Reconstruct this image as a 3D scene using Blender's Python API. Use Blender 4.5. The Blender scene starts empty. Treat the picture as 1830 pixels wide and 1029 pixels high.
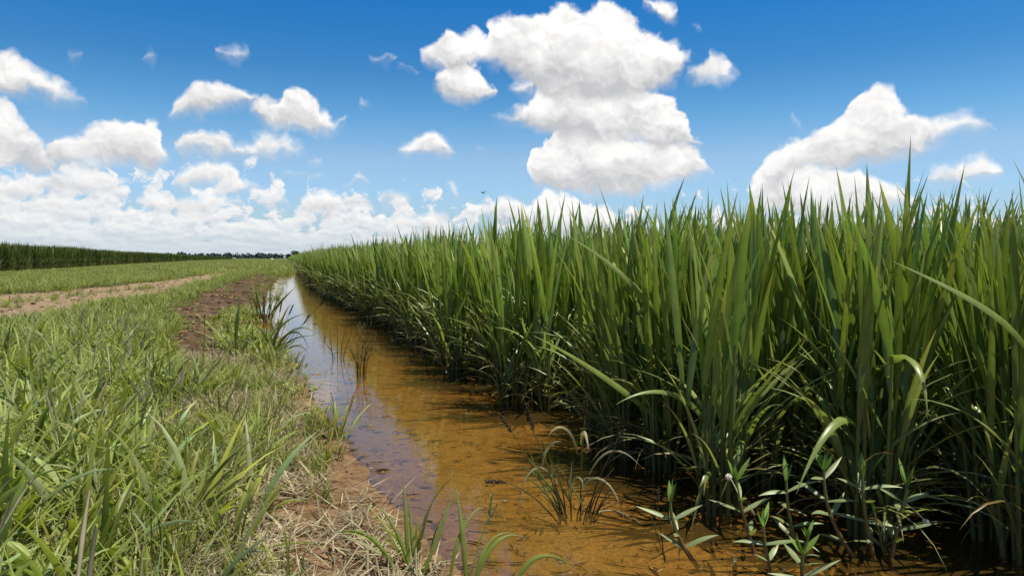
import bpy, bmesh, math, random
import numpy as np
from mathutils import Vector, Matrix, Euler
SC = bpy.context.scene
# ---------------------------------------------------------------- world: sky and clouds
class NB:
    """tiny helper to write node graphs as expressions"""
    def __init__(s, tree): s.t = tree
    def n(s, typ, **kw):
        nd = s.t.nodes.new(typ)
        for k, v in kw.items(): setattr(nd, k, v)
        return nd
    def put(s, sock, v):
        if v is None: return
        if isinstance(v, bpy.types.NodeSocket): s.t.links.new(v, sock)
        else: sock.default_value = v
    def m(s, op, a, b=None, c=None, clamp=False):
        nd = s.n('ShaderNodeMath', operation=op, use_clamp=clamp)
        for i, v in enumerate((a, b, c)): s.put(nd.inputs[i], v)
        return nd.outputs[0]
    def v(s, op, a, b=None, c=None, scale=None):
        nd = s.n('ShaderNodeVectorMath', operation=op)
        for i, x in enumerate((a, b, c)): s.put(nd.inputs[i], x)
        if scale is not None: s.put(nd.inputs['Scale'], scale)
        return nd.outputs['Value'] if op in ('DOT_PRODUCT', 'LENGTH', 'DISTANCE') else nd.outputs[0]
    def xyz(s, x, y, z=0.0):
        nd = s.n('ShaderNodeCombineXYZ')
        for i, q in enumerate((x, y, z)): s.put(nd.inputs[i], q)
        return nd.outputs[0]
    def sep(s, v):
        nd = s.n('ShaderNodeSeparateXYZ'); s.put(nd.inputs[0], v); return nd.outputs
    def noise(s, vec, scale, detail=4.0, rough=0.55, color=False, dist=0.0):
        nd = s.n('ShaderNodeTexNoise')
        s.put(nd.inputs['Vector'], vec); s.put(nd.inputs['Scale'], scale)
        s.put(nd.inputs['Detail'], detail); s.put(nd.inputs['Roughness'], rough); s.put(nd.inputs['Distortion'], dist)
        return nd.outputs['Color'] if color else nd.outputs[0]
    def voronoi(s, vec, scale, smooth=0.6, detail=0.0):
        nd = s.n('ShaderNodeTexVoronoi', feature='SMOOTH_F1')
        s.put(nd.inputs['Vector'], vec); s.put(nd.inputs['Scale'], scale); s.put(nd.inputs['Smoothness'], smooth)
        if 'Detail' in nd.inputs: s.put(nd.inputs['Detail'], detail)
        return nd.outputs['Distance']
    def ramp(s, v, a, b, c=0.0, d=1.0, interp='SMOOTHSTEP'):
        nd = s.n('ShaderNodeMapRange', interpolation_type=interp)
        for i, q in enumerate((v, a, b, c, d)): s.put(nd.inputs[i], q)
        return nd.outputs[0]
    def mix(s, fac, a, b, blend='MIX'):
        nd = s.n('ShaderNodeMix', data_type='RGBA', blend_type=blend)
        s.put(nd.inputs[0], fac); s.put(nd.inputs[6], a); s.put(nd.inputs[7], b)
        return nd.outputs[2]

SUN_EL = math.radians(71.0)
SUN_AZ = math.radians(17.2 + 104.0)          # measured from +Y towards +X
SUN_DIR = Vector((math.cos(SUN_EL) * math.sin(SUN_AZ), math.cos(SUN_EL) * math.cos(SUN_AZ), math.sin(SUN_EL)))

# cumulus clouds, nearest layer first: each cloud is a row of (azimuth, elevation, half height) in degrees
CLOUDS = [
    [[(-18.9,11.22,1.24),(-17.7,11.47,1.39),(-16.9,11.57,1.42),(-16.1,11.47,1.30),(-15.4,11.29,1.10),(-14.5,11.09,0.87),(-14.0,11.16,0.96),(-13.2,10.97,0.73),(-12.6,10.70,0.43),(-12.3,10.43,0.13)],
     [(-7.9,9.89,0.15),(-7.3,10.25,0.51),(-6.6,10.76,0.96),(-5.7,11.07,1.17),(-4.8,11.30,1.25),(-4.1,11.45,1.31),(-3.3,11.39,1.09),(-2.6,11.16,0.73),(-1.8,11.23,0.60),(-1.2,10.90,0.31)],
     [(5.8,11.65,0.20),(6.2,11.67,0.56),(6.6,11.52,0.24)],
     [(8.6,8.28,0.21),(9.3,8.54,0.70),(10.4,8.68,1.00),(11.2,8.61,1.00),(12.1,8.34,0.63),(12.8,8.26,0.21)],
     [(14.5,14.92,0.16),(15.0,15.43,0.82),(15.7,15.94,1.48),(16.8,16.21,1.83),(17.9,15.73,2.23),(18.9,15.15,2.95),(20.2,15.41,3.22),(21.3,15.30,3.53),(22.6,14.97,3.38),(23.6,15.16,3.68),(24.7,15.17,3.71),(25.7,14.91,3.32),(26.6,14.55,2.74),(27.6,14.42,2.13),(28.6,14.32,1.79),(29.7,14.26,1.26),(30.5,14.20,0.58),(31.0,14.14,0.12)],
     [(34.3,5.18,0.41),(35.0,5.08,1.01),(35.9,5.53,1.49),(36.7,6.10,1.40),(37.3,6.64,1.35),(38.0,7.24,1.38),(39.1,7.57,1.37),(40.0,7.77,1.49),(40.6,8.12,1.87),(41.3,8.32,2.18),(42.0,8.82,2.74),(42.9,8.92,2.85),(43.9,8.89,2.64),(44.6,8.58,2.08),(45.1,8.29,1.70),(46.1,8.03,1.32),(46.8,8.42,1.02),(47.9,8.72,0.90),(49.0,8.68,0.83),(49.9,8.43,0.49),(50.5,8.24,0.18)]],
    [[(11.7,5.60,0.21),(12.3,5.35,0.59),(12.9,4.93,0.47),(13.5,4.68,0.17)],
     [(8.6,14.06,0.39),(9.4,13.93,0.32),(9.9,13.67,0.20)],
     [(-15.1,6.64,0.27),(-14.4,6.99,1.04),(-13.6,7.12,1.27),(-12.8,7.02,1.15),(-12.2,7.26,1.39),(-11.5,7.60,1.70),(-10.7,7.79,1.84),(-9.8,7.72,1.72),(-9.0,7.60,1.53),(-8.6,7.87,1.74),(-8.2,7.71,1.48),(-7.9,7.21,0.95),(-7.5,7.08,0.42)],
     [(-2.6,10.23,0.39),(-1.8,10.33,0.84),(-0.8,10.37,1.25),(-0.1,10.29,1.22),(0.4,10.71,1.54),(1.3,10.80,1.66),(2.1,10.64,1.63),(2.4,10.14,1.16),(3.3,10.04,1.02),(3.9,9.97,0.60),(4.4,10.13,0.34),(5.0,10.58,0.24)],
     [(15.8,10.36,0.12),(16.6,10.53,0.54),(17.9,10.85,0.94),(19.2,11.46,1.63),(20.9,11.23,2.25),(23.0,10.99,2.04),(25.1,10.84,2.14),(27.2,10.72,2.19),(29.1,10.41,2.10),(29.9,9.92,1.88),(30.6,9.10,1.07),(31.2,8.49,0.24)],
     [(34.4,4.36,0.82),(35.8,4.72,1.82),(37.3,4.98,2.10),(39.2,4.72,2.08),(41.0,4.56,1.84),(42.8,4.50,1.54),(44.5,4.28,1.10),(45.9,3.91,0.47)],
     [(46.6,5.58,0.52),(47.5,5.73,0.79),(48.3,5.74,0.84),(48.9,5.99,1.05),(49.7,6.04,1.11),(50.4,5.83,0.83),(50.9,5.49,0.27)]],
    [[(-19.0,7.77,2.20),(-17.5,7.78,2.10),(-16.9,7.70,1.98),(-16.5,7.44,1.63),(-15.9,7.35,1.43),(-15.6,7.08,1.28),(-15.2,6.72,1.07),(-14.6,6.44,0.94),(-13.9,6.09,0.36)],
     [(-7.3,7.43,0.19),(-6.9,7.89,0.90),(-6.3,8.04,1.13),(-5.6,8.14,1.16),(-4.8,8.13,1.07),(-3.9,8.05,0.94),(-3.4,7.80,0.63),(-3.0,7.96,0.69),(-2.2,8.05,0.83),(-1.3,8.18,0.99),(-0.5,8.16,0.94),(0.5,8.18,0.84),(1.3,8.03,0.42),(1.7,7.97,0.12)],
     [(9.9,14.81,0.31),(10.8,15.31,1.02),(12.0,15.49,1.56),(13.2,15.44,1.49),(14.0,15.86,1.39),(14.8,15.82,1.21),(15.5,15.51,0.75)],
     [(18.7,6.13,0.76),(19.0,6.64,1.31),(19.4,7.14,1.85),(19.8,7.50,2.52),(20.9,7.60,2.83),(22.2,7.44,2.77),(23.5,7.26,2.72),(24.7,7.13,2.61),(26.0,7.01,2.29),(27.3,7.14,1.93),(28.5,7.34,1.90),(29.3,7.11,1.69),(30.4,7.06,1.50),(31.2,6.86,1.07),(31.9,6.74,0.55),(32.2,6.32,0.14)],
     [(37.8,10.18,0.19),(38.2,10.04,0.54),(38.6,9.41,0.44),(39.0,9.29,0.15)],
     [(46.9,3.93,0.22),(47.8,3.97,0.52),(49.1,3.93,0.31)]],
    [[(6.8,14.73,0.12),(7.7,14.66,0.23),(8.3,14.21,0.39)],
     [(-19.0,4.71,0.86),(-17.3,4.62,0.86),(-15.5,4.66,0.72),(-14.3,5.02,0.87),(-12.7,5.06,0.74),(-11.1,5.01,0.62),(-9.9,4.86,0.23)],
     [(-7.3,5.22,0.29),(-6.8,5.53,0.78),(-6.0,5.82,1.11),(-4.9,5.90,1.16),(-4.0,5.84,1.07),(-3.0,5.58,0.90),(-2.1,5.15,0.56),(-1.5,5.07,0.34)],
     [(0.2,6.07,0.12),(1.1,6.18,0.29),(2.3,6.22,0.29),(3.1,6.16,0.12)],
     [(14.9,3.70,0.13),(15.5,3.64,0.79),(16.6,3.70,1.07),(17.7,3.64,1.22),(18.3,3.23,1.03),(18.8,3.16,1.82),(19.8,3.31,1.97),(20.9,3.16,1.82),(22.2,3.05,1.71),(22.8,2.72,1.39),(23.5,2.61,1.28),(24.5,2.82,1.49),(25.4,2.39,1.07)],
     [(27.1,18.59,0.47),(27.8,18.46,0.74),(28.4,17.81,0.99),(29.0,17.30,0.90),(29.6,17.70,0.28)],
     [(30.2,13.17,0.39),(30.9,13.40,0.82),(31.8,13.66,1.12),(32.7,13.64,1.00),(33.4,13.43,0.64),(33.9,13.26,0.15)]],
    [[(10.8,13.56,0.34),(11.7,13.35,1.36),(12.8,13.24,1.80),(14.2,13.11,1.73),(15.2,12.82,1.27),(15.9,12.53,0.65)],
     [(-13.4,12.92,0.12),(-13.0,12.99,0.23),(-12.6,13.10,0.14)],
     [(-9.4,13.55,0.18),(-9.0,13.74,0.50),(-8.6,13.98,0.56),(-8.2,14.26,0.29)],
     [(-4.4,14.59,0.30),(-3.8,14.48,0.50),(-3.3,14.32,0.60),(-2.7,14.43,0.62),(-2.3,14.56,0.30)],
     [(1.8,7.30,0.16),(2.3,7.34,0.26),(2.9,7.26,0.16)],
     [(3.5,5.34,0.12),(4.3,5.53,0.29),(4.9,5.54,0.37),(5.5,5.76,0.67),(6.4,5.32,0.21)],
     [(6.7,4.32,0.38),(7.6,4.56,0.78),(8.7,4.45,0.78),(9.7,4.27,0.38)],
     [(30.4,16.56,0.13),(30.9,16.38,0.36),(31.3,16.37,0.12)]],
    [[(14.3,8.28,0.13),(15.0,8.28,0.38),(15.7,8.33,0.17)],
     [(16.5,12.89,0.12),(17.1,12.85,0.57),(17.9,12.89,0.85),(18.5,12.89,0.85)],
     [(-19.1,3.59,0.95),(-17.4,3.46,0.65),(-15.6,3.48,0.54),(-13.7,3.73,0.66),(-12.1,3.70,0.47)],
     [(-9.7,3.88,0.57),(-8.7,4.01,0.87),(-7.3,3.96,0.78),(-5.8,3.86,0.73),(-4.0,4.01,0.76),(-2.5,3.93,0.56)],
     [(-1.3,3.98,0.47),(-0.1,4.15,0.74),(0.7,4.02,0.35)],
     [(1.1,4.08,0.51),(2.3,4.14,0.97),(3.5,4.10,1.12),(4.2,3.88,0.69)],
     [(4.5,4.03,0.63),(5.2,4.15,0.94),(5.9,3.78,0.69),(6.6,3.54,0.32)],
     [(7.6,2.49,0.74),(9.7,2.72,0.96),(11.2,2.87,1.11),(12.5,2.69,0.71)]],
]

def make_world():
    w = bpy.data.worlds.new("World"); SC.world = w; w.use_nodes = True
    t = w.node_tree; t.nodes.clear(); b = NB(t)
    sky = b.n('ShaderNodeTexSky', sky_type='NISHITA')
    sky.sun_disc = False; sky.sun_elevation = SUN_EL; sky.sun_rotation = SUN_AZ
    sky.altitude = 0.0; sky.air_density = 1.0; sky.dust_density = 0.6; sky.ozone_density = 3.0
    d = b.n('ShaderNodeTexCoord').outputs['Generated']
    x, y, z = b.sep(d)
    az = b.m('MULTIPLY', b.m('ARCTAN2', x, y), 57.29578)
    el = b.m('MULTIPLY', b.m('ARCSINE', z), 57.29578)
    q = b.xyz(az, el, 0.0)

    # blue air: the sky texture, its saturation raised, milky towards the horizon
    hsv = b.n('ShaderNodeHueSaturation'); b.put(hsv.inputs['Color'], sky.outputs[0])
    b.put(hsv.inputs['Saturation'], 1.22); b.put(hsv.inputs['Value'], 1.0); b.put(hsv.inputs['Hue'], 0.5)
    blue = b.mix(1.0, hsv.outputs[0], (0.62, 0.95, 1.30, 1), 'MULTIPLY')
    haze = b.m('POWER', 2.718, b.m('MULTIPLY', b.m('MAXIMUM', el, 0.0), -0.25))
    blue = b.mix(b.m('MULTIPLY', haze, 0.80, clamp=True), blue, (6.6, 7.6, 8.8, 1))

    cr = b.n('ShaderNodeValToRGB'); b.put(cr.inputs[0], b.m('DIVIDE', el, 40.0, clamp=True))
    e = cr.color_ramp.elements
    stops = [(0, (0.98, 0.95, 0.93)), (2.5, (1.02, 1.0, 0.98)), (5.0, (1.20, 1.16, 1.10)), (7.5, (1.50, 1.24, 1.04)), (10.0, (1.12, 1.18, 1.00)),
             (14.0, (0.63, 0.96, 0.90)), (19.0, (0.31, 0.90, 0.97)), (25.0, (0.16, 0.70, 0.92)), (36.0, (0.54, 0.48, 0.36))]
    while len(e) < len(stops): e.new(0.5)
    for k, (p, c) in enumerate(stops):
        e[k].position = p / 40.0; e[k].color = tuple(v / 2.0 for v in c) + (1,)
    blue = b.v('MULTIPLY', blue, b.v('SCALE', cr.outputs[0], scale=2.0))

    # puffs
    w1 = b.v('SUBTRACT', b.noise(q, 0.22, 2.0, 0.5, True), (0.5, 0.5, 0.5))
    w2 = b.v('SUBTRACT', b.noise(q, 0.62, 3.0, 0.5, True), (0.5, 0.5, 0.5))
    qw = b.v('MULTIPLY_ADD', w1, (2.2, 1.5, 0.0), q)
    qw = b.v('MULTIPLY_ADD', w2, (2.0, 1.7, 0.0), qw)
    qx, qe, _ = b.sep(qw)
    pos = b.m('DIVIDE', b.m('ADD', qx, 25.0), 85.0, clamp=True)
    def curve(pts):
        nd = b.n('ShaderNodeFloatCurve'); cm = nd.mapping; cu = cm.curves[0]
        cu.points[0].location = pts[0]; cu.points[1].location = pts[-1]
        for p in pts[1:-1]: cu.points.new(*p)
        for p in cu.points: p.handle_type = 'VECTOR'
        cm.update(); b.put(nd.inputs['Value'], pos); return nd.outputs[0]
    def layer_field(clouds):
        mid, thick = [(0.0, 0.3)], [(0.0, 0.0)]
        row = sorted(clouds)
        for k, cl in enumerate(row):
            n0, n1 = cl[0], cl[-1]
            before = (n0[0] - row[k - 1][-1][0]) * 0.49 if k else 2.0
            after = (row[k + 1][0][0] - n1[0]) * 0.49 if k < len(row) - 1 else 2.0
            mid.append(((n0[0] - min(1.1, before) + 25) / 85, n0[1] / 25)); thick.append(((n0[0] - min(0.40, before) + 25) / 85, 0.0))
            for (a, e, h) in cl:
                mid.append(((a + 25) / 85, e / 25)); thick.append(((a + 25) / 85, (h + 1.4) / 6))
            mid.append(((n1[0] + min(1.1, after) + 25) / 85, n1[1] / 25)); thick.append(((n1[0] + min(0.40, after) + 25) / 85, 0.0))
        mid.append((1.0, 0.3)); thick.append((1.0, 0.0))
        mid = [p for p in mid if p[0] >= 0]; thick = [p for p in thick if p[0] >= 0]
        M = b.m('MULTIPLY', curve(mid), 25.0); T = b.m('MULTIPLY_ADD', curve(thick), 6.0, -1.4)
        off = b.m('SUBTRACT', qe, M)
        return T, b.m('SUBTRACT', T, b.m('ABSOLUTE', off)), b.m('DIVIDE', off, b.m('MAXIMUM', T, 0.25))
    def puff(vec):
        p = b.noise(vec, 0.50, 5.0, 0.47)
        c = b.voronoi(vec, 0.85, 0.9, 2.0)
        return b.m('MULTIPLY_ADD', c, -0.45, b.m('MULTIPLY', p, 1.20))
    P0 = puff(qw); P1 = puff(b.v('ADD', qw, (0.10, 0.28, 0.0)))
    B0 = b.voronoi(qw, 0.42, 0.85); B1 = b.voronoi(b.v('ADD', qw, (0.15, 0.55, 0.0)), 0.42, 0.85)
    puffy = b.m('ADD', b.m('MULTIPLY', b.m('SUBTRACT', P0, P1), 1.35), b.m('MULTIPLY', b.m('SUBTRACT', B1, B0), 0.55))
    # the low bank of small far clouds above the horizon
    elq = b.m('MULTIPLY', b.m('LOGARITHM', b.m('ADD', b.m('MAXIMUM', el, -0.3), 2.2), 2.71828), 6.0)
    qs = b.xyz(b.m('MULTIPLY', b.sep(qw)[0], 0.9), elq, 3.0)
    bank = b.noise(qs, 0.62, 7.0, 0.58)
    bank_hi = b.noise(b.v('ADD', qs, (0.10, 0.34, 0.0)), 0.62, 7.0, 0.58)
    lim = b.ramp(el, 1.5, 8.2, 0.31, 0.68, 'LINEAR')
    lim = b.m('ADD', lim, b.ramp(az, -12.0, 20.0, -0.07, 0.11, 'LINEAR'))
    DB = b.m('MULTIPLY', b.m('SUBTRACT', bank, lim), 3.4)
    a2 = b.m('MULTIPLY', b.ramp(DB, 0.0, 0.30), 0.92)
    lit2 = b.m('ADD', 0.55, b.m('MULTIPLY', b.m('SUBTRACT', bank, bank_hi), 4.2), clamp=True)
    bcol = b.mix(lit2, (6.9, 7.2, 7.7, 1), (10.0, 9.8, 9.6, 1))
    lowfade = b.ramp(el, -0.3, 3.2, 0.15, 1.0)
    a2 = b.m('MULTIPLY', b.m('MULTIPLY', a2, lowfade), b.ramp(el, 6.6, 8.6, 1.0, 0.0))
    broad = b.m('MULTIPLY', b.m('SUBTRACT', b.noise(b.v('ADD', q, (9.0, 4.0, 5.0)), 0.34, 2.0, 0.5), 0.56), 1.3)
    base = b.mix(a2, blue, bcol)
    for lay in reversed(CLOUDS):
        T, dist, up = layer_field(lay)
        D = b.m('ADD', b.m('MULTIPLY', dist, 0.95), b.m('MULTIPLY', b.m('SUBTRACT', P0, 0.13), 0.80))
        soft = b.m('MULTIPLY', b.ramp(T, 0.2, 1.6, 1.5, 0.70), b.ramp(up, -0.8, 0.1, 1.8, 0.80))          # crisp crowns, ragged undersides
        a1 = b.m('MULTIPLY', b.ramp(b.m('ADD', D, b.ramp(up, -0.8, 0.1, 0.32, 0.0)), 0.0, soft), lowfade)
        lit = b.m('ADD', 0.80, b.m('MULTIPLY', b.ramp(up, -0.80, 0.55, -1.0, 0.35, 'SMOOTHSTEP'), 0.62))
        lit = b.m('ADD', b.m('ADD', lit, puffy), broad)
        lit = b.m('ADD', lit, b.ramp(D, 0.0, 0.45, 0.12, 0.0), clamp=True)
        ccol = b.mix(lit, (5.6, 5.65, 5.85, 1), (10.3, 10.15, 10.0, 1))
        ccol = b.mix(b.m('MULTIPLY', haze, 0.6, clamp=True), ccol, (8.2, 8.4, 8.8, 1))
        base = b.mix(a1, base, ccol)
    bg = b.n('ShaderNodeBackground'); b.put(bg.inputs[0], base); bg.inputs[1].default_value = 0.1
    sh = bg.outputs[0]
    def pick(fac, s0, s1):
        mx = b.n('ShaderNodeMixShader'); b.put(mx.inputs[0], fac)
        t.links.new(s0, mx.inputs[1]); t.links.new(s1, mx.inputs[2]); return mx.outputs[0]
    plain = b.n('ShaderNodeBackground'); b.put(plain.inputs[0], blue); plain.inputs[1].default_value = 0.1
    # well above the clouds, behind the viewer and under the ground only the plain sky is worked out
    use = b.m('MULTIPLY', b.m('LESS_THAN', el, 30.0), b.m('GREATER_THAN', el, -1.0))
    use = b.m('MULTIPLY', use, b.m('LESS_THAN', b.m('ABSOLUTE', b.m('SUBTRACT', az, 17.0)), 75.0))
    out = b.n('ShaderNodeOutputWorld'); t.links.new(pick(use, plain.outputs[0], sh), out.inputs[0])
    w.cycles.sampling_method = 'MANUAL'; w.cycles.sample_map_resolution = 256
    s = bpy.data.lights.new('sun', 'SUN'); s.energy = 5.0; s.angle = math.radians(0.53); s.color = (1.0, 0.94, 0.82)
    o = bpy.data.objects.new('sun', s); SC.collection.objects.link(o)
    o.rotation_euler = SUN_DIR.to_track_quat('Z', 'Y').to_euler()
def make_camera():
    c = bpy.data.cameras.new('camera'); o = bpy.data.objects.new('camera', c); SC.collection.objects.link(o)
    c.sensor_width = 36.0; c.lens = 26.0; c.clip_start = 0.05; c.clip_end = 30000.0
    o.location = (0, 0, 0.8)
    o.rotation_euler = (math.radians(90 - 2.32), 0, -math.radians(17.23))
    SC.camera = o
    SC.view_settings.view_transform = 'Standard'; SC.view_settings.look = 'None'
    SC.view_settings.exposure = 0.0; SC.view_settings.gamma = 1.0
    SC.render.resolution_x = 1024; SC.render.resolution_y = 575
    SC.render.engine = 'CYCLES'
    cy = SC.cycles
    cy.max_bounces = 8; cy.diffuse_bounces = 2; cy.glossy_bounces = 3; cy.transmission_bounces = 4; cy.transparent_max_bounces = 8
    cy.caustics_reflective = False; cy.caustics_refractive = False
    cy.sample_clamp_indirect = 6.0
# ---------------------------------------------------------------- helpers
COL = SC.collection
def tag(o, label=None, cat=None, group=None, kind=None):
    if label: o['label'] = label
    if cat: o['category'] = cat
    if group: o['group'] = group
    if kind: o['kind'] = kind
    return o
def empty(name, loc=(0, 0, 0), rz=0.0, label=None, cat=None, group=None):
    o = bpy.data.objects.new(name, None); COL.objects.link(o)
    o.empty_display_size = 0.1; o.location = loc; o.rotation_euler = (0, 0, rz)
    return tag(o, label, cat, group)

class Geo:
    """collects quads (and their vertex colours) for ONE mesh"""
    def __init__(s): s.V, s.Q, s.C, s.n = [], [], [], 0
    def add(s, V, Q, C):
        s.V.append(V); s.Q.append(Q + s.n); s.C.append(C); s.n += len(V)
    def mesh(s, name, mat, smooth=True):
        V = np.concatenate(s.V).astype(np.float32); Q = np.concatenate(s.Q).astype(np.int32); C = np.concatenate(s.C).astype(np.float32)
        me = bpy.data.meshes.new(name)
        me.vertices.add(len(V)); me.vertices.foreach_set('co', V.ravel())
        me.loops.add(Q.size); me.loops.foreach_set('vertex_index', Q.ravel())
        me.polygons.add(len(Q)); me.polygons.foreach_set('loop_start', np.arange(0, Q.size, 4, dtype=np.int32))
        me.polygons.foreach_set('use_smooth', np.full(len(Q), smooth))
        a = me.color_attributes.new('Col', 'FLOAT_COLOR', 'POINT')
        a.data.foreach_set('color', np.concatenate([C, np.ones((len(C), 1), np.float32)], 1).ravel())
        me.update(calc_edges=True); me.materials.append(mat)
        return me
    def obj(s, name, mat, parent=None, smooth=True, link=True):
        o = bpy.data.objects.new(name, s.mesh(name, mat, smooth))
        if link: COL.objects.link(o)
        if parent: o.parent = parent
        return o

def lerp(a, b, t): return a + (b - a) * t
def spine(base, az, lean, curl, L, n, power=1.5):
    """points and tangents of a leaf that leaves its base at angle lean from upright and bends over by curl"""
    s = np.linspace(0, 1, n + 1); th = lean + curl * s ** power
    tm = (th[1:] + th[:-1]) / 2; ds = L / n
    r = np.concatenate([[0], np.cumsum(np.sin(tm)) * ds]); z = np.concatenate([[0], np.cumsum(np.cos(tm)) * ds])
    h = np.array([math.sin(az), math.cos(az), 0.0])
    P = np.asarray(base)[None] + r[:, None] * h[None] + z[:, None] * np.array([[0, 0, 1.0]])
    T = np.sin(th)[:, None] * h[None] + np.cos(th)[:, None] * np.array([[0, 0, 1.0]])
    return s, P, T, h

def blade(g, base, az, lean, curl, L, w, n=7, fold=0.22, c0=(.05, .1, .02), c1=(.08, .14, .03), twist=0.0, twist0=0.0, power=1.5, ctip=None, belly=0.35, taper=1.5):
    s, P, T, h = spine(base, az, lean, curl, L, n, power)
    side = np.array([h[1], -h[0], 0.0])
    N = np.cross(np.repeat(side[None], n + 1, 0), T)
    a = twist0 + twist * s
    S = np.cos(a)[:, None] * side[None] + np.sin(a)[:, None] * N
    N2 = np.cross(S, T)
    prof = np.where(s < belly, 0.55 + 0.45 * np.sin(s / belly * math.pi / 2), np.clip(1 - ((s - belly) / (1 - belly)) ** taper, 0.02, 1))
    hw = (w * 0.5 * prof)[:, None]
    Lf = P - S * hw; Rt = P + S * hw; Md = P + N2 * hw * fold * 2
    V = np.stack([Lf, Md, Rt], 1).reshape(-1, 3)
    i = np.arange(n)[:, None] * 3
    Q = np.concatenate([i + np.array([[0, 1, 4, 3]]), i + np.array([[1, 2, 5, 4]])])
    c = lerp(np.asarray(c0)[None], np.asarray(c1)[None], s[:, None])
    if ctip is not None:
        k = np.clip((s - 0.72) / 0.28, 0, 1)[:, None]; c = lerp(c, np.asarray(ctip)[None], k)
    C = np.repeat(c, 3, 0); C[1::3] *= 1.22          # paler midrib
    g.add(V, Q, C)
    return P[-1]

def tube(g, P, R, c0, c1, sides=5):
    P = np.asarray(P, float); n = len(P); R = np.broadcast_to(np.asarray(R, float), (n,))
    T = np.gradient(P, axis=0); T /= np.linalg.norm(T, axis=1)[:, None] + 1e-9
    ref = np.array([1.0, 0, 0]) if abs(T[0][0]) < 0.8 else np.array([0, 1.0, 0])
    A = np.cross(T, ref); A /= np.linalg.norm(A, axis=1)[:, None]; B = np.cross(T, A)
    t = np.arange(sides) * 2 * math.pi / sides
    V = P[:, None] + R[:, None, None] * (np.cos(t)[None, :, None] * A[:, None] + np.sin(t)[None, :, None] * B[:, None])
    V = V.reshape(-1, 3); Q = []
    for k in range(n - 1):
        for j in range(sides):
            j2 = (j + 1) % sides; Q.append([k * sides + j, k * sides + j2, (k + 1) * sides + j2, (k + 1) * sides + j])
    s = np.linspace(0, 1, n)[:, None]
    C = np.repeat(lerp(np.asarray(c0)[None], np.asarray(c1)[None], s), sides, 0)
    g.add(V, np.array(Q), C)

def curve_pts(base, az, lean, curl, L, n=6, power=1.3): return spine(base, az, lean, curl, L, n, power)[1]

# value noise on arrays
def _hash(ix, iy, seed):
    h = (ix.astype(np.int64) * 374761393 + iy.astype(np.int64) * 668265263 + seed * 974711) & 0x7fffffff
    h = ((h ^ (h >> 13)) * 1274126177) & 0x7fffffff
    return ((h ^ (h >> 16)) & 0xffff) / 65535.0
def vnoise(x, y, seed=0):
    x = np.asarray(x, float); y = np.asarray(y, float)
    ix = np.floor(x); iy = np.floor(y); fx = x - ix; fy = y - iy
    fx = fx * fx * (3 - 2 * fx); fy = fy * fy * (3 - 2 * fy)
    a = _hash(ix, iy, seed); b = _hash(ix + 1, iy, seed); c = _hash(ix, iy + 1, seed); d = _hash(ix + 1, iy + 1, seed)
    return (a + (b - a) * fx) * (1 - fy) + (c + (d - c) * fx) * fy
def fbm(x, y, seed=0, octv=4):
    v = 0; a = 0.5
    for k in range(octv): v = v + a * vnoise(x * 2 ** k + 17.3 * k, y * 2 ** k + 5.1 * k, seed + k); a *= 0.5
    return v - 0.47
def sm(x, a, b): t = np.clip((x - a) / (b - a), 0, 1); return t * t * (3 - 2 * t)

def scatter(name, protos, P, idx, rot, scl, label, cat):
    """ONE object of ground cover nobody could count: points that carry instances of a few small plants"""
    me = bpy.data.meshes.new(name); P = np.asarray(P, np.float32)
    me.vertices.add(len(P)); me.vertices.foreach_set('co', P.ravel())
    for nm, typ, key, arr in (('pick', 'INT', 'value', np.asarray(idx, np.int32)), ('turn', 'FLOAT_VECTOR', 'vector', np.asarray(rot, np.float32).ravel()), ('size', 'FLOAT', 'value', np.asarray(scl, np.float32))):
        me.attributes.new(nm, typ, 'POINT').data.foreach_set(key, arr)
    me.update()
    o = bpy.data.objects.new(name, me); COL.objects.link(o); tag(o, label, cat, kind='stuff')
    kinds = bpy.data.collections.new(name + '_kinds')
    for p in protos: kinds.objects.link(p)
    ng = bpy.data.node_groups.new(name, 'GeometryNodeTree')
    ng.interface.new_socket('Geometry', in_out='INPUT', socket_type='NodeSocketGeometry')
    ng.interface.new_socket('Geometry', in_out='OUTPUT', socket_type='NodeSocketGeometry')
    N = ng.nodes.new; gi = N('NodeGroupInput'); go = N('NodeGroupOutput'); io = N('GeometryNodeInstanceOnPoints'); ci = N('GeometryNodeCollectionInfo')
    ci.inputs['Collection'].default_value = kinds; ci.inputs['Separate Children'].default_value = True; ci.inputs['Reset Children'].default_value = True
    def attr(nm, typ):
        a = N('GeometryNodeInputNamedAttribute'); a.data_type = typ; a.inputs['Name'].default_value = nm
        return [q for q in a.outputs if q.enabled and q.name == 'Attribute'][0]
    Lk = ng.links.new
    Lk(gi.outputs[0], io.inputs['Points']); Lk(ci.outputs[0], io.inputs['Instance']); io.inputs['Pick Instance'].default_value = True
    Lk(attr('pick', 'INT'), io.inputs['Instance Index']); Lk(attr('turn', 'FLOAT_VECTOR'), io.inputs['Rotation']); Lk(attr('size', 'FLOAT'), io.inputs['Scale'])
    Lk(io.outputs[0], go.inputs[0])
    o.modifiers.new('scatter', 'NODES').node_group = ng
    return o

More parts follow.
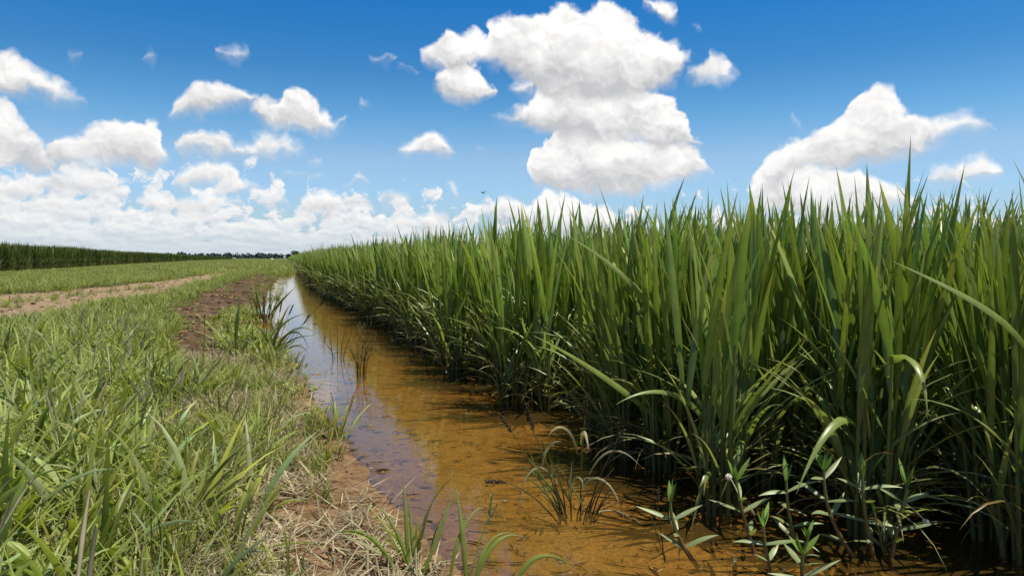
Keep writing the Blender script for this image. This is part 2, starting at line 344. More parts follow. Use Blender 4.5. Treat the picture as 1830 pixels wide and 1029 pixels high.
# ---------------------------------------------------------------- materials
def new_mat(name):
    m = bpy.data.materials.new(name); m.use_nodes = True; m.node_tree.nodes.clear()
    return m, NB(m.node_tree)
def finish(m, b, sh):
    out = b.n('ShaderNodeOutputMaterial'); b.t.links.new(sh, out.inputs[0]); return m
def leaf_mat(name, trans=0.35, gain=1.0, spread=0.28, rough=0.42, spec=0.35, tcol=(1.25, 1.35, 0.55)):
    m, b = new_mat(name)
    at = b.n('ShaderNodeAttribute', attribute_name='Col'); oi = b.n('ShaderNodeObjectInfo')
    tc = b.n('ShaderNodeTexCoord')
    mott = b.ramp(b.noise(tc.outputs['Object'], 23.0, 3.0), 0.3, 0.7, 0.86, 1.14, 'LINEAR')
    f = b.m('MULTIPLY', b.m('MULTIPLY_ADD', oi.outputs['Random'], 2 * spread, gain - spread), mott)
    col = b.v('SCALE', at.outputs['Color'], scale=f)
    p = b.n('ShaderNodeBsdfPrincipled'); b.put(p.inputs['Base Color'], col); p.inputs['Roughness'].default_value = rough
    p.inputs['Specular IOR Level'].default_value = spec
    tr = b.n('ShaderNodeBsdfTranslucent'); b.put(tr.inputs['Color'], b.v('MULTIPLY', col, tcol))
    mx = b.n('ShaderNodeMixShader'); mx.inputs[0].default_value = trans
    b.t.links.new(p.outputs[0], mx.inputs[1]); b.t.links.new(tr.outputs[0], mx.inputs[2])
    return finish(m, b, mx.outputs[0])
def plain_mat(name, col, rough=0.8, noise_scale=8.0, amount=0.3, spec=0.3):
    m, b = new_mat(name); tc = b.n('ShaderNodeTexCoord')
    f = b.ramp(b.noise(tc.outputs['Object'], noise_scale, 4.0), 0.3, 0.7, 1 - amount, 1 + amount, 'LINEAR')
    p = b.n('ShaderNodeBsdfPrincipled'); b.put(p.inputs['Base Color'], b.v('SCALE', tuple(col), scale=f)); p.inputs['Roughness'].default_value = rough
    p.inputs['Specular IOR Level'].default_value = spec
    return finish(m, b, p.outputs[0])
# ---------------------------------------------------------------- lie of the land (water level is z = 0, +Y runs along the ditch)
_WY = [-6, 0, 1.2, 1.78, 2.16, 2.52, 3.15, 3.88, 5.01, 6.18, 7.4, 8.69, 10.25, 14, 18.9, 25.3, 32.6, 36, 45, 60, 90]
_WX = [1.3, .62, .52, .44, .37, .31, .27, .20, .10, -.06, -.24, -.40, -.40, -.36, -.36, -.27, -.12, .30, .62, 1.2, 1.5]
def water_left(Y): return np.interp(Y, _WY, _WX) + 0.10 * fbm(np.asarray(Y) * 1.7, 3.3, 5) * sm(np.asarray(Y), 0, 8) + 0.05 * fbm(np.asarray(Y) * 6.0, 9.3, 8)
_RY = [-2, 1.0, 1.45, 1.57, 1.72, 1.86, 2.0, 2.4, 2.86, 3.77, 4.87, 5.83, 7.61, 10.3, 18.5, 30, 60, 200]
_RX = [3.6, 3.0, 1.86, 1.66, 1.53, 1.42, 1.30, 1.24, 1.20, 1.16, 1.14, 1.10, 1.06, 1.0, 0.78, 0.80, 1.0, 1.6]
def rice_edge(Y): return np.interp(Y, _RY, _RX)
def mud_left(Y): return np.interp(Y, [4.6, 5.4, 8.2, 10.5, 19, 28, 34, 40], [-.1, -.75, -1.1, -1.45, -1.7, -1.35, -1.0, 0.0]) + 0.5 * fbm(np.asarray(Y) * 1.1, 1.7, 11)
def track_hi(Y): return np.interp(Y, [4, 10, 14, 17.5, 19, 22, 29.5, 49, 90, 300], [-7.6, -7.0, -6.3, -5.6, -4.8, -4.25, -3.75, -2.85, -2.5, -3.4])
def track_lo(Y): return np.interp(Y, [4, 10, 14, 17.5, 20, 26, 49, 90, 300], [-3.3, -2.8, -2.55, -2.3, -2.25, -2.2, -1.95, -1.9, -2.8])
def field_left(Y): return np.interp(Y, [0, 20, 41, 57, 90, 375], [-11.2, -11.8, -12.9, -13.7, -16, -21])

def in_track(X, Y):
    n = 0.9 * fbm(X * 0.9, Y * 0.55, 21); a = track_hi(Y); b = track_lo(Y)
    m = sm(X + n, a - 0.15, a + 0.25) * (1 - sm(X + n, b - 0.2, b + 0.2))
    strip = np.exp(-((X - lerp(a, b, 0.52)) / 0.32) ** 2) * (1 - sm(Y, 17, 24))       # a worn grass strip between two ruts
    return m * (1 - 0.32 * strip)
def in_mud(X, Y):
    n = 0.5 * fbm(X * 1.6, Y * 0.8, 31); a = mud_left(Y)
    return sm(X + n, a - 0.15, a + 0.2) * (X < water_left(Y) + 0.3) * sm(Y, 4.7, 5.7) * (1 - sm(Y, 31, 36))
def in_sand(X, Y):
    d = water_left(Y) - X                                                            # bare strip of sandy soil along the near water
    w = np.interp(Y, [0, 1.6, 2.2, 2.6, 3.2, 4.2, 5.2], [.78, .68, .56, .46, .34, .22, .12])
    return (1 - sm(d + 0.22 * fbm(X * 5, Y * 5, 41), w * 0.5, w * 1.25)) * sm(d, -0.42, -0.10) * (1 - sm(Y, 5.5, 7.5))
def height(X, Y):
    X = np.asarray(X, float); Y = np.asarray(Y, float)
    d = X - water_left(Y)
    land = 0.075 * (1 - np.exp(np.minimum(d, 0) / 0.45)); bed = -0.065 * (1 - np.exp(-np.maximum(d, 0) / 0.30))
    z = np.where(d < 0, land, bed)
    rough = sm(-d, 0.0, 0.5)
    z = z + rough * (0.05 * fbm(X * 1.3, Y * 1.3, 51) + 0.02 * fbm(X * 5, Y * 5, 52)) + 0.012 * fbm(X * 9, Y * 9, 53, 3) * np.exp(-np.abs(d) * 0.6)
    z = z - 0.05 * in_track(X, Y) * sm(Y, 6, 12) + 0.06 * in_mud(X, Y) * (fbm(X * 4, Y * 4, 54) + fbm(X * 11, Y * 11, 55))
    return z

def axis(lo, fine_lo, fine_hi, hi, step, grow):
    a = list(np.arange(fine_lo, fine_hi + 1e-6, step)); s = step
    while a[-1] < hi: s *= grow; a.append(min(a[-1] + s, hi))
    s = step; b = []; q = fine_lo
    while q > lo: s *= grow; q = max(q - s, lo); b.append(q)
    return np.array(b[::-1] + a)
def make_ground():
    xs = axis(-9000, -3.2, 2.4, 9000, 0.045, 1.045); ys = axis(-60, 1.2, 9.0, 12000, 0.05, 1.035)
    X, Y = np.meshgrid(xs, ys); Z = height(X, Y)
    V = np.stack([X, Y, Z], -1).reshape(-1, 3); nx, ny = len(xs), len(ys)
    i = np.arange(ny - 1)[:, None] * nx + np.arange(nx - 1)[None]
    Q = np.stack([i, i + 1, i + nx + 1, i + nx], -1).reshape(-1, 4)
    bed = sm(X - water_left(Y), -0.02, 0.06)
    C = np.stack([in_mud(X, Y), in_track(X, Y), bed], -1).reshape(-1, 3)
    m, b = new_mat('soil')
    at = b.n('ShaderNodeAttribute', attribute_name='Col'); mud, trk, bd = b.sep(at.outputs['Color'])
    sd = b.n('ShaderNodeAttribute', attribute_name='sand').outputs['Fac']
    P = b.n('ShaderNodeNewGeometry').outputs['Position']
    n1 = b.noise(P, 1.6, 5.0); n2 = b.noise(P, 14.0, 6.0, 0.62); n3 = b.noise(P, 70.0, 4.0, 0.6)
    grit = b.ramp(n3, 0.35, 0.68, 0.72, 1.22, 'LINEAR')
    thatch = b.mix(b.ramp(n2, 0.38, 0.64), (.050, .034, .018, 1), (.22, .16, .09, 1))
    thatch = b.mix(b.ramp(n1, 0.42, 0.62, 0.0, 0.55), thatch, (.085, .095, .030, 1))
    c_mud = b.mix(b.ramp(n2, 0.35, 0.68), (.075, .042, .021, 1), (.21, .125, .066, 1))
    c_mud = b.mix(b.ramp(b.noise(P, 4.0, 5.0, 0.65), 0.46, 0.62, 0, 0.75), c_mud, (.25, .165, .10, 1))
    c_mud = b.mix(b.ramp(b.noise(P, 2.2, 4.0, 0.6), 0.50, 0.40, 0, 0.7), c_mud, (.045, .027, .015, 1))
    c_trk = b.mix(b.ramp(n2, 0.35, 0.62), (.27, .170, .098, 1), (.48, .34, .215, 1))
    c_trk = b.mix(b.ramp(n1, 0.55, 0.70, 0, 0.7), c_trk, (.56, .43, .30, 1))
    c_snd = b.mix(b.ramp(n2, 0.32, 0.66), (.15, .082, .038, 1), (.35, .215, .115, 1))
    # drowned bits of straw and dark crumbs on the bed
    st = b.v('MULTIPLY', P, (34.0, 60.0, 30.0))
    dash = b.ramp(b.voronoi(b.v('ADD', st, b.v('SCALE', b.noise(P, 6.0, 2.0, 0.5, True), scale=7.0)), 1.0, 0.15), 0.10, 0.26)
    c_bed = b.mix(b.ramp(n2, 0.30, 0.70), (.31, .165, .036, 1), (.58, .355, .105, 1))
    c_bed = b.mix(b.ramp(n1, 0.40, 0.65, 0, 0.5), c_bed, (.58, .40, .16, 1))
    c_bed = b.mix(b.m('MULTIPLY', b.m('SUBTRACT', 1.0, dash), b.ramp(n2, 0.48, 0.60, 0.0, 0.85)), c_bed, (.050, .025, .010, 1))
    sd_ = b.m('MULTIPLY', sd, 0.75); c_bed = b.mix(sd_, c_bed, b.mix(0.5, c_snd, (.52, .38, .20, 1)))
    def edge(v, k=0.5): return b.ramp(b.m('MULTIPLY_ADD', b.m('SUBTRACT', n2, 0.5), k, v), 0.30, 0.70)
    col = b.mix(edge(mud), thatch, c_mud); col = b.mix(edge(trk), col, c_trk); col = b.mix(edge(sd), col, c_snd); col = b.mix(b.ramp(bd, 0.1, 0.9), col, c_bed)
    col = b.v('SCALE', col, scale=grit)
    # the far plain past the fields is one pasture
    dist = b.v('LENGTH', P); col = b.mix(b.ramp(dist, 60.0, 200.0), col, (.105, .125, .035, 1))
    p = b.n('ShaderNodeBsdfPrincipled'); b.put(p.inputs['Base Color'], col)
    b.put(p.inputs['Roughness'], b.mix(edge(mud), (.9, .9, .9, 1), (.78, .78, .78, 1)))
    p.inputs['Specular IOR Level'].default_value = 0.15
    bp = b.n('ShaderNodeBump'); bp.inputs['Strength'].default_value = 0.9; bp.inputs['Distance'].default_value = 0.02
    lump = b.m('MULTIPLY', b.m('MULTIPLY', b.noise(P, 5.0, 5.0, 0.65), 5.0), b.m('MAXIMUM', mud, b.m('MULTIPLY', trk, 0.8)))
    b.put(bp.inputs['Height'], b.m('ADD', b.m('MULTIPLY_ADD', n2, 1.6, n3), lump)); b.t.links.new(bp.outputs[0], p.inputs['Normal'])
    finish(m, b, p.outputs[0])
    g = Geo(); g.add(V, Q, C); o = g.obj('ground', m)
    o.data.attributes.new('sand', 'FLOAT', 'POINT').data.foreach_set('value', in_sand(X, Y).astype(np.float32).ravel())
    tag(o, kind='structure')

def make_water():
    xs = np.concatenate([np.arange(-1.6, 2.6, 0.1), np.array([3, 5, 9, 16, 30])]); ys = np.concatenate([np.arange(-6, 12, 0.2), np.geomspace(12, 150, 40)])
    X, Y = np.meshgrid(xs, ys); V = np.stack([X, Y, X * 0], -1).reshape(-1, 3); nx, ny = len(xs), len(ys)
    i = np.arange(ny - 1)[:, None] * nx + np.arange(nx - 1)[None]
    Q = np.stack([i, i + 1, i + nx + 1, i + nx], -1).reshape(-1, 4)
    m, b = new_mat('muddy_water')
    P = b.n('ShaderNodeNewGeometry').outputs['Position']
    rip = b.m('ADD', b.noise(b.v('MULTIPLY', P, (1.0, 0.7, 1.0)), 9.0, 3.0, 0.5), b.m('MULTIPLY', b.noise(P, 38.0, 2.0, 0.5), 0.22))
    bp = b.n('ShaderNodeBump'); bp.inputs['Strength'].default_value = 0.06; bp.inputs['Distance'].default_value = 0.03; b.put(bp.inputs['Height'], rip)
    fr = b.n('ShaderNodeFresnel'); fr.inputs['IOR'].default_value = 1.50; b.t.links.new(bp.outputs[0], fr.inputs['Normal'])
    gl = b.n('ShaderNodeBsdfGlossy'); gl.inputs['Roughness'].default_value = 0.015; b.t.links.new(bp.outputs[0], gl.inputs['Normal'])
    gl.inputs['Color'].default_value = (.97, .97, .97, 1)
    tr = b.n('ShaderNodeBsdfTransparent'); tr.inputs['Color'].default_value = (.88, .77, .56, 1)
    silt = b.n('ShaderNodeBsdfDiffuse'); silt.inputs['Color'].default_value = (.25, .145, .035, 1)     # stirred-up clay
    body = b.n('ShaderNodeMixShader'); body.inputs[0].default_value = 0.22
    b.t.links.new(tr.outputs[0], body.inputs[1]); b.t.links.new(silt.outputs[0], body.inputs[2])
    mx = b.n('ShaderNodeMixShader'); b.t.links.new(fr.outputs[0], mx.inputs[0])
    b.t.links.new(body.outputs[0], mx.inputs[1]); b.t.links.new(gl.outputs[0], mx.inputs[2])
    finish(m, b, mx.outputs[0])
    g = Geo(); g.add(V, Q, np.ones((len(V), 3)) * 0.2); o = g.obj('water', m); tag(o, kind='structure')
# ---------------------------------------------------------------- rice
def rice_variant(seed, mats, lod=0, tall=1.0, dark=1.0):
    """one hill of rice: its stalks and its leaf blades as two meshes"""
    r = random.Random(seed); st, lf = Geo(), Geo(); U = r.uniform
    nseg = (8, 5, 3)[lod]; nt = (r.randint(10, 14), r.randint(8, 10), 6)[lod]
    def tint(a, b, c): k = U(0.66, 1.32); return (a * k * U(.88, 1.16) * dark, b * k * dark, c * k * U(.85, 1.2) * dark)
    for k in range(nt):
        az = U(0, 2 * math.pi); rad = 0.055 * math.sqrt(U(0, 1)); b0 = np.array([rad * math.sin(az), rad * math.cos(az), -0.07])
        lean = U(0.0, 0.13) + rad * 1.2; hs = U(0.42, 0.60) * tall; a2 = az + U(-.5, .5)
        P = curve_pts(b0, a2, lean, U(-.06, .06), hs + 0.07, 5)
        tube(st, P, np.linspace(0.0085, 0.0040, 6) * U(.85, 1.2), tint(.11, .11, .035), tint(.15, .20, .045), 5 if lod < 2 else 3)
        def at(f): q = f * 5; i = min(int(q), 4); return lerp(P[i], P[i + 1], q - i)
        for j in range((3, 3, 2)[lod]):                             # upright top leaves
            f = (1.0, U(.72, .9), U(.5, .7))[j]
            tip = (U(.93, 1.08) if j == 0 else U(.78, 1.0)) * tall
            if r.random() < 0.09: tip += U(.03, .08)
            p = at(f); L = max(0.30, tip - p[2]) * U(1.01, 1.08); w = U(.017, .030) * (1.0 if lod == 0 else 1.15 if lod == 1 else 1.6)
            ll = lean + U(-.04, .17); cu = U(-.02, .28) + (0.5 if r.random() < .07 else 0)
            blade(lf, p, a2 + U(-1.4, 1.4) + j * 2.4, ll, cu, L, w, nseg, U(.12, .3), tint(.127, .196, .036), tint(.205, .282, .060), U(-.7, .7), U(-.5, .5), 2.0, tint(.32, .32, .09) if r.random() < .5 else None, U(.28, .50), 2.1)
        for j in range((2, 1, 1)[lod]):                             # arching middle leaves
            p = at(U(.35, .62)); L = U(.34, .52) * tall
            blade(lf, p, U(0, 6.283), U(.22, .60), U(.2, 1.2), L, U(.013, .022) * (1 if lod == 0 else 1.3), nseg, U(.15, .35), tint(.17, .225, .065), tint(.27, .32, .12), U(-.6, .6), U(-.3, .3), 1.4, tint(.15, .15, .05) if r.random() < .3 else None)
        if lod < 2:                                                 # low leaves, some of them pale and dry
            for j in range(3 if r.random() < .6 else 2):
                p = at(U(.14, .36)); dry = r.random() < .38
                c0, c1 = (tint(.14, .13, .045), tint(.24, .20, .085)) if dry else (tint(.16, .20, .06), tint(.28, .31, .12))
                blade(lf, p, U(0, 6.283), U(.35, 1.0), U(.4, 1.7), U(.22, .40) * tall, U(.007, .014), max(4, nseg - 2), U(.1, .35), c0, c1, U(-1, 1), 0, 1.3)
    return st.mesh('stalks', mats[0]), lf.mesh('leaf_blades', mats[1])

def jitter_grid(x0, x1, y0, y1, s, rs, j=0.42):
    gx, gy = np.meshgrid(np.arange(x0, x1, s), np.arange(y0, y1, s))
    return np.stack([gx.ravel() + rs.uniform(-j, j, gx.size) * s, gy.ravel() + rs.uniform(-j, j, gx.size) * s], 1)

VIEW = np.array([math.sin(math.radians(17.23)), math.cos(math.radians(17.23))])
def seen(P, margin=1.0):
    """roughly inside the photographed wedge of land"""
    dep = P[:, 0] * VIEW[0] + P[:, 1] * VIEW[1]; lat = P[:, 0] * VIEW[1] - P[:, 1] * VIEW[0]
    return (dep > 1.2) & (np.abs(lat) < dep * 0.692 * margin + 0.12)

def joined(meshes, name, mats):
    """proto object for the uncounted rest: both meshes of a hill in one"""
    bm = bmesh.new()
    for k, me in enumerate(meshes):
        n0 = len(bm.faces); bm.from_mesh(me); bm.faces.ensure_lookup_table()
        for f in bm.faces[n0:]: f.material_index = k
    me = bpy.data.meshes.new(name); bm.to_mesh(me); bm.free()
    for m in mats: me.materials.append(m)
    return bpy.data.objects.new(name, me)

def make_rice():
    stalk_m = leaf_mat('rice_stalk', 0.10, 0.9, 0.2, 0.5, 0.3); leaf_m = leaf_mat('rice_leaf', 0.34, 1.20, 0.30, 0.34, 0.60, (1.3, 1.4, .6))
    mats = (stalk_m, leaf_m); rs = np.random.RandomState(4)
    hero = [rice_variant(100 + k, mats, 0, .93) for k in range(14)]
    P = jitter_grid(0.4, 7.5, -0.6, 14, 0.205, rs)
    e = rice_edge(P[:, 1]); P = P[(P[:, 0] > e + 0.05 + 0.24 * fbm(P[:, 1] * 2.0, 2.0, 61))]
    # two hills that stand out into the water, with a gap around them
    lone = np.array([[1.10, 4.87], [1.17, 3.77]])
    for q in lone: P = P[np.hypot(*(P - q).T) > 0.17]
    for gx, gy, gr in ((1.33, 4.33, 0.20), (1.36, 3.35, 0.22), (1.50, 1.92, 0.15)): P = P[np.hypot(*(P - np.array([gx, gy])).T) > gr]
    # the 300 that show largest: seen, near, and not far behind the front row
    dist = np.hypot(P[:, 0], P[:, 1]); depth = P[:, 0] - rice_edge(P[:, 1])
    cost = dist * (1 + 2.2 * np.maximum(depth, 0)); cost[~seen(P, 0.98)] = 1e9
    order = np.argsort(cost); one, rest = order[:298], order[298:]
    made = {}
    def plant(x, y, k, rz, sc, label, group):
        o = empty('rice_plant', (x, y, 0), rz, label, 'rice plant', group); o.scale = (sc, sc, sc * rs.uniform(.95, 1.06))
        for j, nm in enumerate(('stalks', 'leaf_blades')):
            if (k, j) not in made: c = made[k, j] = bpy.data.objects.new(nm, hero[k][j])
            else: c = made[k, j].copy()
            COL.objects.link(c); c.parent = o
        return o
    plant(lone[0, 0], lone[0, 1], 3, 0.4, 1.02, 'rice clump standing furthest out in the brown water, its bare stems showing at the base', None)
    plant(lone[1, 0], lone[1, 1], 8, 2.0, 1.0, 'narrow rice clump at the water edge with a pale bent leaf touching the water', None)
    for i in one:
        front = depth[i] < 0.22
        plant(P[i, 0], P[i, 1], rs.randint(14), rs.uniform(0, 6.28), rs.uniform(.89, 1.08),
              'green rice plant in the front row along the edge of the brown water' if front else 'green rice plant inside the dense stand behind the front row',
              'rice plants along the water edge' if front else 'rice plants inside the stand')
    near = [joined(h, 'rice_hill', mats) for h in hero]
    far = [joined(rice_variant(200 + k, mats, 1, .95), 'rice_hill', mats) for k in range(8)]
    F = jitter_grid(0.3, 7.0, 14, 170, 0.21, rs); e = rice_edge(F[:, 1])
    F = F[(F[:, 0] > e + 0.22 * fbm(F[:, 1] * 1.3, 2.0, 62)) & (F[:, 0] < e + 4.5)]
    G = jitter_grid(6.5, 26, -3, 170, 0.50, rs); G = G[(G[:, 0] > np.where(G[:, 1] < 14, 7.5, rice_edge(G[:, 1]) + 4.5))]
    A = np.concatenate([P[rest], F, G]); n0, n1 = len(rest), len(F) + len(G)
    idx = np.concatenate([rs.randint(0, 14, n0), 14 + rs.randint(0, 8, n1)])
    sc = np.concatenate([rs.uniform(.89, 1.08, n0), rs.uniform(.92, 1.08, len(F)), rs.uniform(.95, 1.12, len(G))])
    rot = np.zeros((len(A), 3)); rot[:, 2] = rs.uniform(0, 6.28, len(A)); rot[:, :2] = rs.normal(0, 0.03, (len(A), 2))
    scatter('rice_stand', near + far, np.concatenate([A, np.zeros((len(A), 1))], 1), idx, rot, sc, 'the far part of the flooded rice stand, running back to the horizon on the right', 'rice field')
    # the darker, taller stand on the left, beyond the track
    dm = (leaf_mat('dark_stalk', 0.1, 0.9, 0.2, 0.5, 0.2), leaf_mat('dark_leaf', 0.22, 0.95, 0.42, 0.5, 0.2))
    dk = [joined(rice_variant(300 + k, dm, 1, 1.0, 0.62), 'crop_hill', dm) for k in range(6)]
    L = jitter_grid(-30, -10, 20, 330, 0.30, rs); e = field_left(L[:, 1])
    L = L[(L[:, 0] < e + 0.3 * fbm(L[:, 1] * .6, 4.0, 63)) & (L[:, 0] > e - 3.2)]
    rot = np.zeros((len(L), 3)); rot[:, 2] = rs.uniform(0, 6.28, len(L))
    hl = np.interp(L[:, 1], [20, 45, 100, 330], [1.42, 1.42, 1.36, 0.95]) * (rs.uniform(.92, 1.04, len(L)) + .07 * (rs.rand(len(L)) < .05) + .16 * fbm(L[:, 0] * .3, L[:, 1] * .25, 64))
    scatter('crop_stand', dk, np.concatenate([L, height(L[:, 0], L[:, 1])[:, None]], 1), rs.randint(0, 6, len(L)), rot, hl, 'dark green stand of tall crop along the left, beyond the dirt track', 'crop field')
    return mats
# ---------------------------------------------------------------- grass and thatch
def make_grass():
    gm = leaf_mat('grass_leaf', 0.33, 1.0, 0.30, 0.45, 0.35); dm = leaf_mat('dry_grass', 0.20, 1.0, 0.35, 0.8, 0.1, (1.1, 1.05, .8))
    rs = np.random.RandomState(9); protos = []
    def proto(g, m): o = g.obj('grass_tuft', m, link=False); o.name = 'grass_tuft_%03d' % len(protos); protos.append(o); return len(protos) - 1
    def U(a, b): return rs.uniform(a, b)
    def green(v=1.0):
        k = U(.75, 1.3) * v; c = U(0, 1) ** 3
        return (lerp(.235, .205, c) * k * U(.85, 1.15), .258 * k, lerp(.045, .12, c) * k)      # from yellow-green to a dusty grey-green
    def straw(): k = U(.35, 1.45); return (.40 * k, .345 * k, .22 * k)
    broad, fine, thatch, stalks, low, clump = [], [], [], [], [], []
    for v in range(7):                                              # broad-bladed tufts
        g = Geo()
        for k in range(rs.randint(9, 15)):
            a = U(0, 6.28); q = U(0, .05); c = green(); c2 = green(1.25) if rs.rand() > .02 else straw()
            blade(g, (q * math.sin(a), q * math.cos(a), -.01), a + U(-.6, .6), U(.1, .75), U(.3, 1.5), U(.14, .33), U(.010, .024), 6, U(.1, .35), c, c2, U(-.8, .8), U(-.4, .4), 1.4, straw() if rs.rand() < .04 else None)
        broad.append(proto(g, gm))
    for v in range(6):                                              # fine short grass
        g = Geo()
        for k in range(34):
            a = U(0, 6.28); q = U(0, .07); c = green(.9)
            blade(g, (q * math.sin(a), q * math.cos(a), -.005), U(0, 6.28), U(.05, .8), U(.1, 1.2), U(.06, .20), U(.003, .007), 4, .15, c, green(1.1) if rs.rand() > .2 else straw(), U(-.6, .6), 0, 1.3)
        fine.append(proto(g, gm))
    for v in range(6):                                              # dry thatch lying flat
        g = Geo()
        for k in range(40):
            a = U(0, 6.28); q = U(0, .10); c = straw()
            blade(g, (q * math.sin(a), q * math.cos(a), U(0, .02)), U(0, 6.28), U(.9, 1.6), U(-.5, .5), U(.04, .13), U(.0025, .006), 3, .1, c, straw(), U(-1, 1), 0)
        thatch.append(proto(g, dm))
    for v in range(4):                                              # thin stalks that have gone to seed
        g = Geo()
        for k in range(rs.randint(2, 5)):
            a = U(0, 6.28); P = curve_pts((U(-.03, .03), U(-.03, .03), 0), a, U(.05, .35), U(.1, .5), U(.20, .36), 7)
            tube(g, P, np.linspace(.0016, .0010, 8), green(.9), straw(), 4); tube(g, P[-3:], (.0022, .0030, .0012), straw(), straw(), 5)
        stalks.append(proto(g, gm))
    for v in range(4):                                              # small creeping weeds with short oval leaves
        g = Geo()
        for k in range(16):
            a = U(0, 6.28); q = U(.0, .09)
            blade(g, (q * math.sin(a), q * math.cos(a), U(.01, .06)), U(0, 6.28), U(.5, 1.3), U(0, .6), U(.03, .06), U(.010, .018), 4, .15, green(.9), green(1.05), 0, 0, 1.2, None, .5)
        low.append(proto(g, gm))
    for v in range(5):                                              # wide far-off tufts
        g = Geo()
        for k in range(26):
            a = U(0, 6.28); q = .22 * math.sqrt(U(0, 1)); c = green(1.0)
            blade(g, (q * math.sin(a), q * math.cos(a), -.01), U(0, 6.28), U(.1, .9), U(.2, 1.2), U(.14, .30), U(.014, .026), 3, .15, c, green(1.15) if rs.rand() > .12 else straw(), U(-.5, .5), 0, 1.3)
        clump.append(proto(g, gm))
    pts, pick, size = [], [], []
    def sow(n, x0, x1, y0, y1, kinds, dens, s0, s1, ylog=False):
        X = rs.uniform(x0, x1, n); Y = np.exp(rs.uniform(math.log(y0), math.log(y1), n)) if ylog else rs.uniform(y0, y1, n)
        ok = (rs.rand(n) < dens(X, Y)) & (X < water_left(Y) + 0.01) & (X > -0.62 * Y - 1.6) & (X > field_left(Y) - 0.4)
        X, Y = X[ok], Y[ok]; pts.append(np.stack([X, Y, height(X, Y)], 1)); pick.append(np.asarray(kinds)[rs.randint(0, len(kinds), len(X))]); size.append(rs.uniform(s0, s1, len(X)) * low_near(X, Y))
    low_near = lambda X, Y: 1 + .12 * sm(-X, .15, .7) * (1 - sm(Y, 2.6, 4)) - .34 * sm(Y, 5.5, 9) * (1 - sm(Y, 30, 45)) * sm(X, -8, -6.5) - .45 * sm(-X, 6.5, 9) * (1 - sm(Y, 90, 160)) - .25 * sm(X, -1.6, -.6) * sm(Y, 3.6, 5) * (1 - sm(Y, 7, 9))   # cropped short beside the track and the mud
    bare = lambda X, Y: np.clip(1 - in_track(X, Y) - in_mud(X, Y), 0, 1)
    edge = lambda X, Y: sm(water_left(Y) - X, 0.0, 0.12)
    lush = lambda X, Y: np.clip(sm(-X - 0.10 * Y, -0.05, 0.55) + 0.9 * fbm(X * 1.7, Y * 1.7, 71), 0, 1)    # taller further left
    sow(5200, -4.5, 0.5, 0.9, 9, broad, lambda X, Y: bare(X, Y) * lush(X, Y) * (1 - in_sand(X, Y)), .75, 1.25)
    sow(2200, -4.5, 0.5, 0.9, 9, broad, lambda X, Y: bare(X, Y) * .20 * (1 - in_sand(X, Y)), .5, .9)
    sow(11000, -4.5, 0.5, 0.9, 9, fine, lambda X, Y: bare(X, Y) * np.clip(1 - 1.15 * in_sand(X, Y), .015, 1) * np.clip(.58 + 2.0 * fbm(X * 1.4, Y * 1.4, 76), .06, 1) * (.35 + .65 * edge(X, Y)), .7, 1.25)
    sow(8500, -2.5, 0.5, 0.9, 6, thatch, lambda X, Y: np.clip(1 - 1.1 * in_sand(X, Y), .16 * (fbm(X * 6, Y * 6, 88) > .02), 1) * edge(X, Y) * (.25 + .75 * sm(X, -1.6, -.5)), .7, 1.3)
    sow(300, -4.5, 0.4, 0.9, 9, stalks, lambda X, Y: bare(X, Y) * (1 - in_sand(X, Y)), .8, 1.3)
    sow(1500, -1.8, 0.3, 5, 30, fine, lambda X, Y: in_mud(X, Y) * np.clip(-.05 + 1.3 * fbm(X * 1.5, Y * 1.5, 74), 0, 1), .8, 1.5)
    sow(900, -1.8, 0.3, 5, 30, broad, lambda X, Y: in_mud(X, Y) * np.clip(-.14 + 1.1 * fbm(X * 1.5, Y * 1.5, 74), 0, 1), .5, .9)
    sow(3000, -2.2, 0.3, 3.5, 14, low, lambda X, Y: (.06 + .94 * bare(X, Y)) * sm(-X + water_left(Y), -.02, .1) * np.clip(.4 + 2 * fbm(X * 2, Y * 2, 72), 0, 1), .7, 1.4)
    sow(26000, -12, 0.2, 9, 34, broad, lambda X, Y: bare(X, Y) * np.clip(.50 + 2.4 * fbm(X * .8, Y * .6, 73), .08, 1), .7, 1.25)
    sow(9000, -12, 0.2, 9, 34, fine, lambda X, Y: np.clip(bare(X, Y) + .05, 0, 1), .8, 1.5)
    sow(30000, -24, 1.2, 34, 300, clump, lambda X, Y: np.clip(bare(X, Y) + .15, 0, 1), .8, 1.4, True)
    sow(350, -8, -1.8, 9, 60, fine, lambda X, Y: in_track(X, Y) * np.clip(.1 + 1.5 * fbm(X * 2, Y * 1.0, 79), 0, 1), .4, 1.0)
    # wet-footed sprigs along the water's edge, on the bank and just in the water
    wet = lambda X, Y: np.exp(-((X - water_left(Y)) / .22) ** 2)
    def sow_edge(n, y0, y1, kinds, dx0, dx1, s0, s1, f):
        Y = rs.uniform(y0, y1, n); X = water_left(Y) + rs.uniform(dx0, dx1, n); ok = rs.rand(n) < np.clip(f + 2.2 * fbm(X * 3, Y * 1.6, 75), 0, 1); X, Y = X[ok], Y[ok]
        pts.append(np.stack([X, Y, height(X, Y)], 1)); pick.append(np.asarray(kinds)[rs.randint(0, len(kinds), len(X))]); size.append(rs.uniform(s0, s1, len(X)))
    sow_edge(200, 5.0, 7.4, broad + fine, -.30, .06, .7, 1.15, .3)
    sow_edge(260, 5.0, 11, low, -.4, .10, .8, 1.5, .3)
    sow_edge(300, 9, 30, low + fine, -.3, .35, .8, 1.5, .2)
    sow_edge(50, 2.6, 5.2, broad + fine + stalks, -.30, .02, .5, .9, .2)
    sow_edge(18, 1.7, 3.0, fine + fine + broad, -.45, -.04, .6, 1.0, .2)
